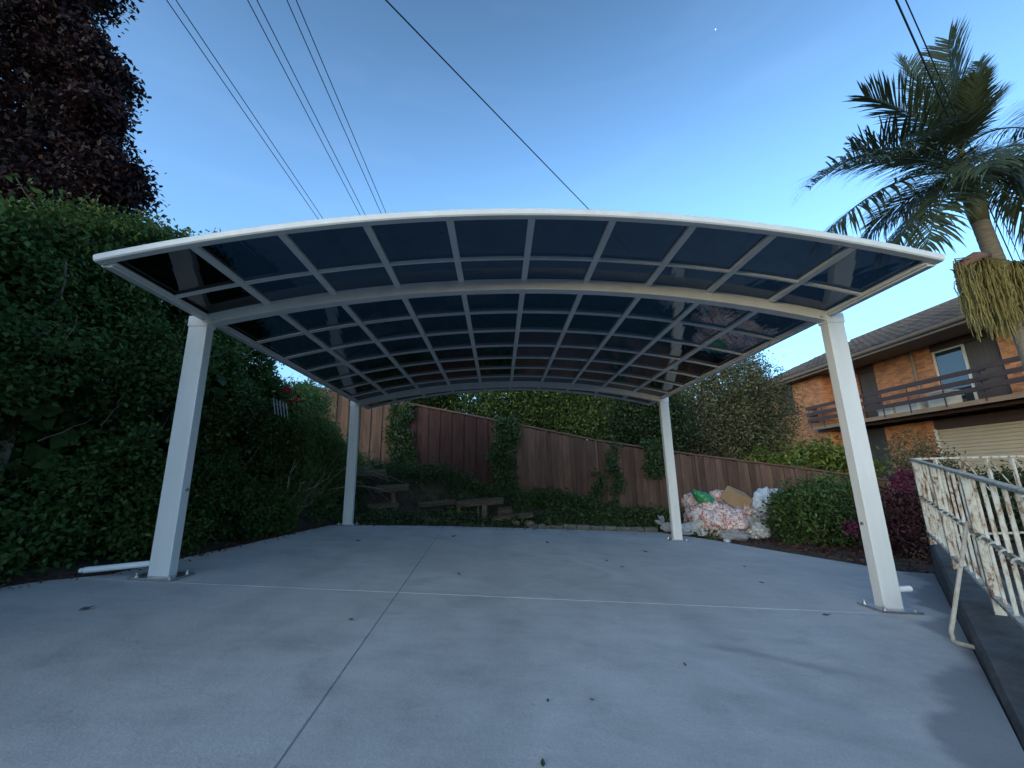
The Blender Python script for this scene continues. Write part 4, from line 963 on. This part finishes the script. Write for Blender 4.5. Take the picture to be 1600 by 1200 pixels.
def build_litter():
    rnd = random.Random(8); q = []
    while len(q) < 5200:
        x = rnd.uniform(3.3,8.5); y = rnd.uniform(1.2,6.2)
        if in_slab(x,y) or y < back_y(x)-0.3: continue
        q.append((x,y,ground_z(x,y)+rnd.uniform(0.005,0.035)))
    o = leaf_mesh('leaf_litter', q, 0.055, M['litter'], None, aim=(0,0,1.6), width=0.6); tag(o, 'reddish fallen leaf litter under the right hand bushes', kind='stuff')
    q = []
    for _ in range(1500):
        y = rnd.uniform(-2.6,3.9); x = lerp_tab([(-3,-3.62),(-0.9,-3.5),(-0.2,-3.32),(0.05,-3.1),(1.64,-3.02),(3.8,-2.93)], y)+rnd.gauss(-0.05,0.09)
        q.append((x,y,slab_z(x,y)+0.012))
    for _ in range(260):
        x = rnd.uniform(-2.9,2.9); y = back_y(x)-abs(rnd.gauss(0,0.18)); q.append((x,y,slab_z(x,y)+0.008))
    o = leaf_mesh('dry_debris', q, 0.032, M['litter'], None, aim=(0,0,2.0), width=0.5); tag(o, 'dry leaf crumbs along the slab edges', kind='stuff')
build_litter()

# ------------------------------------------------------------------ palm
def build_palm():
    PY = 3.2
    root = tag(empty('palm_tree'), 'tall palm with arching fronds and hanging flower strands before the house', 'palm')
    top = atY(1531,345,PY); low = atY(1592,500,PY); dirn = (top-low); base = low - dirn*((low.z+0.9)/dirn.z)*0.75; base.z = -0.95
    pts = []; rs = []
    for i in range(73):
        t = i/72; p = base.lerp(low, t/0.62) if t < 0.62 else low.lerp(top, (t-0.62)/0.38)
        pts.append(p); rs.append((0.155-0.035*t)*(1+0.03*(i % 2)))
    MB().tube(pts, rs, 16).build('trunk', M['palmtrunk'], root, smooth=True)
    hub = atY(1508,272,PY)
    MB().tube([top-(top-low)*0.02, top.lerp(hub,0.25), top.lerp(hub,0.6), hub, atY(1497,215,PY)], [0.125,0.15,0.13,0.09,0.03], 14).build('crownshaft', M['shaft'], root, smooth=True)
    rnd = random.Random(4)
    def frond(start, ctrl, tip, nl=84, ll=0.62, vee=0.5, hang=0.5, seed=0):
        P0, P1, P2 = start, ctrl, tip; n = 18; mb = MB(); tint = []
        cur = lambda t: P0*(1-t)**2 + P1*(2*t*(1-t)) + P2*t*t
        ra = [cur(i/n) for i in range(n+1)]
        mb.tube(ra, [0.026*(1-i/n*0.85) for i in range(n+1)], 5); 
        g = random.Random(seed)
        for i in range(nl):
            t = 0.12+0.87*i/(nl-1); p = cur(t); tan = (cur(min(t+.02,1))-cur(max(t-.02,0))).normalized()
            side = tan.cross(Vector((0,0,1))); side = side.normalized() if side.length > 0.05 else Vector((1,0,0)); nn = side.cross(tan).normalized()
            for sgn in (-1, 1):
                L = ll*(0.50+0.50*math.sin(math.pi*min(1,0.22+t*0.74)))*g.uniform(0.82,1.1)
                if t > 0.9: L *= 0.7
                d = (tan*(0.45+0.75*t) + side*sgn*(1.0-0.35*t) + nn*vee*g.uniform(0.5,1.3) + Vector((g.gauss(0,.08),g.gauss(0,.08),g.gauss(0,.08)))).normalized()
                w = 0.0145*g.uniform(0.8,1.25); h = hang*g.uniform(0.6,1.4)*(1.6 if g.random() < 0.12 else 1); wd = d.cross(nn).normalized()
                dn = Vector((0,0,-1))
                a = p; b = p + d*L*0.4 + dn*h*L*0.08; c = p + d*L*0.76 + dn*h*L*0.26; e = p + d*L*1.0 + dn*h*L*0.52
                mb.add([a-wd*w*.5, a+wd*w*.5, b-wd*w, b+wd*w, c-wd*w*.7, c+wd*w*.7, e], [(0,1,3,2),(2,3,5,4),(4,5,6)])
        o = mb.build('frond', M['l_palm'], root)
        at = o.data.attributes.new('tint','FLOAT','POINT'); k = g.uniform(0.15,0.8)
        at.data.foreach_set('value', [min(1,max(0,k+g.gauss(0,.22))) for _ in range(len(o.data.vertices))])
    A = lambda px,py,dy=0: atY(px,py,PY+dy)
    h2 = A(1500,235)
    F = [ (h2, A(1486,140,-0.1), A(1482,62,0.0), 0.68, 0.5, 0.15),         # upright
          (h2, A(1450,180,0.1), A(1350,150,0.2), 0.70, 0.5, 0.25),            # upper left
          (hub, A(1385,185,0.0), A(1265,295,-0.2), 0.85, 0.5, 0.75),          # long left arch
          (hub, A(1395,255,-0.4), A(1290,365,-0.6), 0.80, 0.1, 1.2),          # lower left, hanging leaflets
          (hub, A(1440,290,0.9), A(1360,352,1.5), 0.65, 0.2, 0.8),
          (hub, A(1478,270,-1.2), A(1445,392,-1.7), 0.55, 0.1, 0.9),          # towards the slab
          (h2, A(1515,185,-0.5), A(1528,120,-0.9), 0.4, 0.3, 0.4),
          (h2, A(1535,170,0.4), A(1562,150,0.8), 0.5, 0.5, 0.3),
          (h2, A(1560,180,0.1), A(1640,210,0.2), 0.62, 0.5, 0.5),
          (hub, A(1580,215,-0.2), A(1650,330,-0.4), 0.7, 0.3, 1.0),           # right, hanging
          (hub, A(1590,235,-0.5), A(1665,350,-0.9), 0.6, 0.1, 1.2),
          (hub, A(1545,255,1.0), A(1590,330,1.8), 0.6, 0.2, 0.9),
          (hub, A(1505,225,1.4), A(1500,260,2.6), 0.6, 0.3, 0.7),
          (h2, A(1478,190,-0.5), A(1440,215,-1.1), 0.5, 0.4, 0.6),
          (hub, A(1520,225,-1.2), A(1545,262,-2.1), 0.55, 0.2, 0.9),
          (hub, A(1425,250,0.5), A(1330,225,0.9), 0.6, 0.4, 0.6),
          (hub, A(1470,300,-0.4), A(1390,385,-0.8), 0.6, 0.1, 1.2),
          (h2, A(1520,150,0.5), A(1530,95,1.1), 0.5, 0.4, 0.3),
          (hub, A(1430,230,-0.8), A(1318,262,-1.3), 0.66, 0.3, 0.9),
          (hub, A(1450,285,0.3), A(1322,392,0.5), 0.66, 0.1, 1.3),
          (hub, A(1575,195,0.9), A(1660,250,1.6), 0.66, 0.4, 0.7),
          (hub, A(1590,225,0.6), A(1640,390,0.9), 0.66, 0.1, 1.2),
          (h2, A(1465,150,0.5), A(1405,95,0.9), 0.58, 0.5, 0.25),
          (hub, A(1450,215,0.9), A(1400,250,1.7), 0.6, 0.3, 0.7) ]
    for i, (a,b,c,ll,vee,hang) in enumerate(F): frond(a,b,c,84,ll*1.34,vee,hang*0.8,seed=i+3)
    # hanging flower strands below the crown
    for k, (px,py,n,spx,len_) in enumerate(((1534,412,300,46,1.05),(1588,415,170,34,0.8))):
        c0 = A(px,py,-0.14 if k == 0 else 0.12); m = MB(); g = random.Random(60+k)
        for i in range(n):
            tgt = A(px+g.uniform(-spx,spx), py+g.uniform(-8,30), g.uniform(-0.45,0.25))
            if (tgt-c0).length > 0.9: continue
            L = len_*g.uniform(0.55,1.1); pts = [c0+Vector((g.gauss(0,.03),g.gauss(0,.03),0)), c0.lerp(tgt,0.6)+Vector((0,0,0.06)), tgt]
            for s in range(1,7): pts.append(tgt + Vector((g.gauss(0,.012),g.gauss(0,.012),-L*s/6)))
            rs = [0.010,0.009]+[0.0068*(1+0.5*(q % 2)) for q in range(len(pts)-2)]
            m.tube(pts, rs, 4)
            for q in range(3, len(pts)-1):                     # beads of buds along each strand
                for _ in range(2):
                    o = pts[q].lerp(pts[q+1], g.random()) + Vector((g.gauss(0,.012),g.gauss(0,.012),0)); e = 0.011; m.add([o+Vector((e,0,0)),o+Vector((-e/2,e*.8,0)),o+Vector((-e/2,-e*.8,0)),o+Vector((0,0,e*1.5)),o-Vector((0,0,e*1.5))],[(0,1,3),(1,2,3),(2,0,3),(1,0,4),(2,1,4),(0,2,4)])
        tag(m.build('flower_strands', M['strand'], root), kind='stuff')
    m = MB(); c0 = A(1514,412,-0.2)
    for t in range(5):
        pass
    m.tube([A(1543,400,-0.1), A(1525,402,-0.2), A(1505,412,-0.25), A(1497,424,-0.25), A(1484,421,-0.25)], [0.06,0.10,0.08,0.03,0.006], 8)
    m.build('dry_bract', M['spathe'], root, smooth=True)
build_palm()

# ================================================================== TIMBERS AND STONES IN THE REAR BED
def build_timbers():
    rnd = random.Random(12)
    def log(a, b, w, h, label, Y, name='timber', mat='timber', cat='timber', dy=0.0, grp='old timbers of the collapsed retaining wall'):
        A_, B_ = atY(*a, Y), atY(*b, Y+dy)
        o = MB().bar(A_, B_, w, h, up=(0,-0.25,1) if abs(B_.z-A_.z) < abs(B_.x-A_.x) else (0,1,0), chamfer=min(w,h)*0.16).build(name, M[mat])
        for v in o.data.vertices: v.co += Vector((rnd.gauss(0,.006),rnd.gauss(0,.006),rnd.gauss(0,.006)))
        return tag(o, label, cat, grp)
    log((556,741),(602,738),0.16,0.10,'highest old timber beside the rear left carport post',5.1)
    log((587,764),(638,761),0.20,0.09,'weathered board resting on a short upright, left in the bed',4.95)
    log((614,768),(616,797),0.08,0.07,'short upright block under the weathered board',5.0)
    log((576,791),(622,790),0.14,0.07,'low dark timber behind the rear left post',4.95)
    log((600,803),(590,823),0.09,0.08,'dark upright stump low beside the rear left post',4.75)
    log((636,812),(716,814),0.12,0.07,'long half buried timber at the slab edge',4.78)
    log((655,789),(712,784),0.12,0.09,'mossy timber in the bed centre left',5.2)
    log((714,788),(786,782),0.18,0.085,'thick horizontal timber carried on two uprights',5.0)
    log((717,790),(717,813),0.07,0.07,'left upright under the thick timber',4.98)
    log((757,789),(757,824),0.09,0.08,'right upright under the thick timber',4.96)
    log((747,790),(748,822),0.03,0.035,'thin stake between the two uprights',4.93)
    log((768,811),(833,804),0.12,0.08,'broken pale timber lying toward the slab middle',4.95)
    log((778,800),(800,797),0.15,0.10,'square timber offcut on top of the broken pale timber',5.05)
    log((858,809),(859,831),0.035,0.04,'thin stake standing at the slab edge centre',4.85)
    log((720,820),(770,823),0.10,0.06,'thin sunken board along the slab edge',4.72)
    # rounded stones
    for k, (px,py,Y,r,lab) in enumerate(((826,818,4.85,0.085,'rounded log end stone below the broken timber'),(846,822,4.85,0.07,'small brown stone right of the broken timber'),(870,824,4.9,0.06,'flat small stone at the slab edge beside the thin stake'),(806,817,4.85,0.06,'small stone under the broken pale timber'),(700,822,4.65,0.05,'small stone beside the half buried timber'))):
        c = atY(px,py,Y); import bmesh
        bm = bmesh.new(); bmesh.ops.create_icosphere(bm, subdivisions=2, radius=r)
        for v in bm.verts: v.co *= 1+0.3*mnoise.noise(v.co*9+Vector((k*3,0,0))); v.co.z *= 0.75; v.co.x *= 1.3
        me = bpy.data.meshes.new('stone'); bm.to_mesh(me); bm.free(); me.polygons.foreach_set('use_smooth',[True]*len(me.polygons))
        o = link('stone', me, M['stone']); o.location = c; tag(o, lab, 'stone', 'loose stones at the slab edge')
build_timbers()

# ================================================================== RUBBISH PILE
def crumple(name, c, r, mat, label, cat, seed, rot=0.0, amp=0.35, freq=5.0, sub=5, tilt=0.0, neck=True, group='plastic rubbish in the pile'):
    import bmesh
    bm = bmesh.new(); bmesh.ops.create_icosphere(bm, subdivisions=sub, radius=1.0)
    s = Vector((seed*3.1, seed*1.7, -seed*2.3))
    Rm = Matrix.Rotation(rot,3,'Z') @ Matrix.Rotation(tilt,3,'Y')
    for v in bm.verts:
        d = v.co.normalized()
        n1 = mnoise.noise(d*1.6+s); n2 = 1-abs(mnoise.noise(d*freq*0.5+s))*2
        va = mnoise.voronoi(d*freq*0.55+s)[0]; vb = mnoise.voronoi(d*freq*1.25-s)[0]
        k = 1 + amp*(0.75*n1 + 0.18*n2 - 0.62*min(0.5,va[1]-va[0]) - 0.42*min(0.5,vb[1]-vb[0]) + 0.16)
        q = Rm @ Vector((d.x*r[0]*k, d.y*r[1]*k, d.z*r[2]*k)); v.co = q
    me = bpy.data.meshes.new(name); bm.to_mesh(me); bm.free(); me.polygons.foreach_set('use_smooth',[True]*len(me.polygons))
    for v in me.vertices:                                   # flatten where it meets the ground
        gx, gy = c[0]+v.co.x, c[1]+v.co.y; gz = (slab_z(gx,gy) if in_slab(gx,gy) else ground_z(gx,gy))+0.004
        if c[2]+v.co.z < gz: v.co.z = gz-c[2]
    o = link(name, me, M[mat]); o.location = c
    if neck and seed in (2, 7, 9, 12, 15):                  # gathered, ruffled opening
        g = random.Random(seed); m = MB(); vs = []; n = 22; az = g.uniform(0,6.28); ax = Vector((math.cos(az)*0.7,math.sin(az)*0.5-0.4,0.75)).normalized()
        u = ax.cross(Vector((0,0,1))).normalized(); w = ax.cross(u); o0 = Vector((ax.x*r[0],ax.y*r[1],ax.z*r[2]))*0.85
        for t, rad in ((0,0.03),(0.05,0.02),(0.10,0.05),(0.17,0.085)):
            for k in range(n):
                a = 2*math.pi*k/n; rr = rad*(1+0.45*math.sin(5*a+seed)+0.2*g.gauss(0,1)); vs.append(o0 + ax*(t+0.02*g.gauss(0,1)*(t>0.06)) + (u*math.cos(a)+w*math.sin(a))*rr)
        m.add(vs, [(q*n+k,q*n+(k+1)%n,(q+1)*n+(k+1)%n,(q+1)*n+k) for q in range(3) for k in range(n)]); m.build('neck', M[mat], o)
    return tag(o, label, cat, group)
def build_rubbish():
    P = lambda px,py,Y: tuple(atY(px,py,Y))
    crumple('rubbish_bag', P(1108,812,4.75), (0.40,0.32,0.33), 'bag_pink', 'largest red printed white bag in the rubbish pile', 'bag', 1, amp=0.45)
    crumple('rubbish_bag', P(1142,815,4.55), (0.34,0.28,0.24), 'bag_pink', 'red printed white bag at the front of the rubbish pile', 'bag', 2, amp=0.5)
    crumple('rubbish_bag', P(1078,783,5.0), (0.14,0.14,0.13), 'bag_pink', 'small red printed bag at the top left of the pile', 'bag', 3, amp=0.5)
    crumple('rubbish_bag', P(1122,775,5.0), (0.15,0.14,0.11), 'bag_pink', 'small red printed bag behind the green sack', 'bag', 4, amp=0.4)
    crumple('rubbish_bag', P(1104,782,4.75), (0.26,0.13,0.11), 'bag_green', 'shiny green plastic sack on top of the pile', 'bag', 5, amp=0.35, tilt=0.62, neck=False)
    crumple('rubbish_bag', P(1150,800,4.9), (0.42,0.28,0.26), 'bag_clear', 'crumpled clear plastic sheet in the middle of the pile', 'plastic', 6, amp=0.5, freq=7)
    crumple('rubbish_bag', P(1178,815,4.75), (0.30,0.24,0.28), 'bag_clear', 'clear plastic bag leaning at the right of the pile', 'plastic', 7, amp=0.5, freq=7)
    crumple('rubbish_bag', P(1147,838,4.2), (0.22,0.17,0.10), 'bag_clear', 'clear plastic bag spilled forward on the slab', 'plastic', 8, amp=0.55, freq=8)
    crumple('rubbish_bag', P(1184,830,4.45), (0.19,0.16,0.13), 'bag_white', 'white plastic bag at the right foot of the pile', 'bag', 9, amp=0.5)
    crumple('rubbish_bag', P(1191,784,4.6), (0.15,0.12,0.25), 'bag_blue', 'bluish clear bag standing at the top right of the pile', 'bag', 10, amp=0.45, tilt=0.35)
    crumple('rubbish_bag', P(1211,768,4.6), (0.14,0.10,0.05), 'bag_blue', 'bluish plastic strip lying over the green bush edge', 'plastic', 11, amp=0.4, neck=False)
    crumple('rubbish_bag', P(1042,824,4.95), (0.10,0.09,0.08), 'bag_clear', 'small clear bag left of the rear right post', 'plastic', 12, amp=0.5)
    crumple('rubbish_bag', P(1098,832,4.5), (0.10,0.08,0.06), 'bag_white', 'small white scrap on the slab below the largest bag', 'plastic', 13, amp=0.5, neck=False)
    crumple('rubbish_bag', P(1136,845,3.95), (0.055,0.05,0.035), 'bag_white', 'tiny white plastic cup shape at the front of the pile', 'plastic', 14, amp=0.3, sub=3, neck=False)
    crumple('rubbish_bag', P(1075,826,4.6), (0.16,0.13,0.10), 'bag_white', 'white bag tucked behind the rear right post foot', 'bag', 15, amp=0.5)
    # cardboard box
    root = tag(empty('cardboard_box'), 'brown cardboard box tilted on top of the rubbish pile', 'box')
    c = atY(1151,779,4.72); Rm = Matrix.Rotation(R(28),3,'Y') @ Matrix.Rotation(R(24),3,'X') @ Matrix.Rotation(R(14),3,'Z')
    def slab(name, x0,x1,y0,y1,z0,z1):
        m = MB().box(x0,x1,y0,y1,z0,z1); m.v = [tuple(Rm @ Vector(v) + c) for v in m.v]; return m.build(name, M['card'], root)
    w, d, h, t = 0.20, 0.14, 0.13, 0.004
    slab('side', -w,w,-d,-d+t,-h,h); slab('side', -w,w,d-t,d,-h,h); slab('side', -w,-w+t,-d+t+.001,d-t-.001,-h,h); slab('side', w-t,w,-d+t+.001,d-t-.001,-h,h)
    slab('base', -w+t+.001,w-t-.001,-d+t+.001,d-t-.001,-h,-h+t); slab('flap', -w,w,-d,-0.002,h+.001,h+.005); slab('flap', -w,w,0.002,d,h+.001,h+.005)
build_rubbish()

# ================================================================== SMALL THINGS ON THE SLAB
def fallen_leaf(px, py, size, mat, label, seed):
    p = at_slab(px,py,0.006); g = random.Random(seed); a = g.uniform(0,6.28); m = MB()
    L, W = size, size*0.45; pr = [(-.5,0,0),(-.2,.5,.12),(.2,.42,.1),(.5,0,.2),(.2,-.42,.14),(-.2,-.5,.08),(0,0,-.02)]
    vs = []
    for x,y,z in pr:
        X, Y_ = x*L, y*W; q = Vector((p.x+X*math.cos(a)-Y_*math.sin(a), p.y+X*math.sin(a)+Y_*math.cos(a), 0)); q.z = slab_z(q.x,q.y)+0.005+max(z,0)*L; vs.append(q)
    vs += [v-Vector((0,0,0.0012)) for v in vs]
    top = [(0,5,6),(5,4,6),(4,3,6),(3,2,6),(2,1,6),(1,0,6)]
    m.add(vs, top+[tuple(i+7 for i in reversed(f)) for f in top]+[(i,(i+1)%6,(i+1)%6+7,i+7) for i in range(6)])
    tag(m.build('fallen_leaf', mat), label, 'leaf', 'fallen leaves on the slab')
brownleaf = simple('brown_dry_leaf', (0.10,0.04,0.02), (0.17,0.08,0.04), 0.8, 30); greyleaf = simple('grey_dry_leaf', (0.05,0.055,0.06), rough=0.8); greenleaf = simple('green_fallen_leaf', (0.02,0.06,0.025), rough=0.5)
for k, (px,py,s,m_,lab) in enumerate(((548,968,0.05,brownleaf,'brown curled leaf left of the long slab joint'),(136,951,0.07,greyleaf,'dark flat leaf on the slab near the left hedge'),(1292,961,0.06,greyleaf,'dark leaf just left of the right front post plate'),
    (848,1192,0.03,greenleaf,'green leaf at the near edge of the slab'),(1070,1038,0.025,greyleaf,'tiny dark leaf in the middle right of the slab'),(972,886,0.07,brownleaf,'dry leaf under the carport right of centre'),(948,876,0.06,brownleaf,'dry leaf under the carport near the pale scrape'),
    (717,897,0.05,brownleaf,'dry leaf under the carport left of centre'),(856,1094,0.02,greyleaf,'tiny dark speck leaf on the near slab'),(925,1093,0.02,greyleaf,'tiny dark speck leaf right of the other speck'),(1163,885,0.06,greyleaf,'dark leaf on the slab before the red mulch'),(1190,910,0.05,greyleaf,'small leaf on the slab left of the right post'),
    (1008,862,0.08,greyleaf,'dark leaf near the rear right post'),(855,848,0.09,brownleaf,'brown leaf near the rear edging'),(710,838,0.09,brownleaf,'brown leaf near the old timbers'),(560,845,0.08,greyleaf,'dark twig like leaf before the rear left post'))):
    fallen_leaf(px,py,s,m_,lab,k)

# ================================================================== OVERHEAD WIRES AND A STAR
def wire(a, b, r, sag, label, grp):
    a, b = Vector(a), Vector(b); n = 30
    pts = [a.lerp(b,i/n)-Vector((0,0,sag*4*(i/n)*(1-i/n))) for i in range(n+1)]
    tag(MB().tube(pts, r, 5).build('power_line', M['wire']), label, 'cable', grp)
for x, lab in ((-4.84,'leftmost overhead power line'),(-4.71,'second overhead power line from the left, close beside the leftmost'),(-3.71,'third overhead power line, left wire of the middle pair'),(-3.58,'fourth overhead power line, right wire of the middle pair'),(-3.16,'fifth overhead power line, left wire of the third pair'),(-3.03,'sixth overhead power line, right wire of the third pair')):
    wire((x,-14,7.5),(x,34,7.5), 0.0075, 0.0, lab, 'overhead power lines above the carport')
a_ = CAM + ray(603,0)*((6.8-CAM.z)/ray(603,0).z); b_2 = CAM + ray(918,325)*((7.2-CAM.z)/ray(918,325).z); dv = b_2-a_
wire(a_-dv*1.6, b_2+dv*4, 0.0105, 0.0, 'thicker single overhead cable slanting over the carport centre', 'overhead power lines above the carport')
for k, (px0, px1) in enumerate(((1400,1592),(1415,1604))):
    e = atX(px1, 428, 14.4); s = CAM + ray(px0,0)*((7.4-CAM.z)/ray(px0,0).z)
    wire(s+(s-e)*0.8, e, 0.013 if k == 0 else 0.009, 0.0, ('thick cable dropping behind the palm to the house','thin cable beside the thick one at the palm')[k], 'service cables to the house')
d_ = ray(1118,46).normalized(); import bmesh
bm = bmesh.new(); bmesh.ops.create_icosphere(bm, subdivisions=2, radius=1.0); me_ = bpy.data.meshes.new('evening_star'); bm.to_mesh(me_); bm.free()
ms, n_, l_, p_ = new_mat('starlight'); p_.inputs['Emission Color'].default_value = (0.9,0.95,1,1); p_.inputs['Emission Strength'].default_value = 0.9
st = link('evening_star', me_, ms); st.location = CAM + d_*1500; tag(st, 'single bright star in the blue evening sky', 'star')
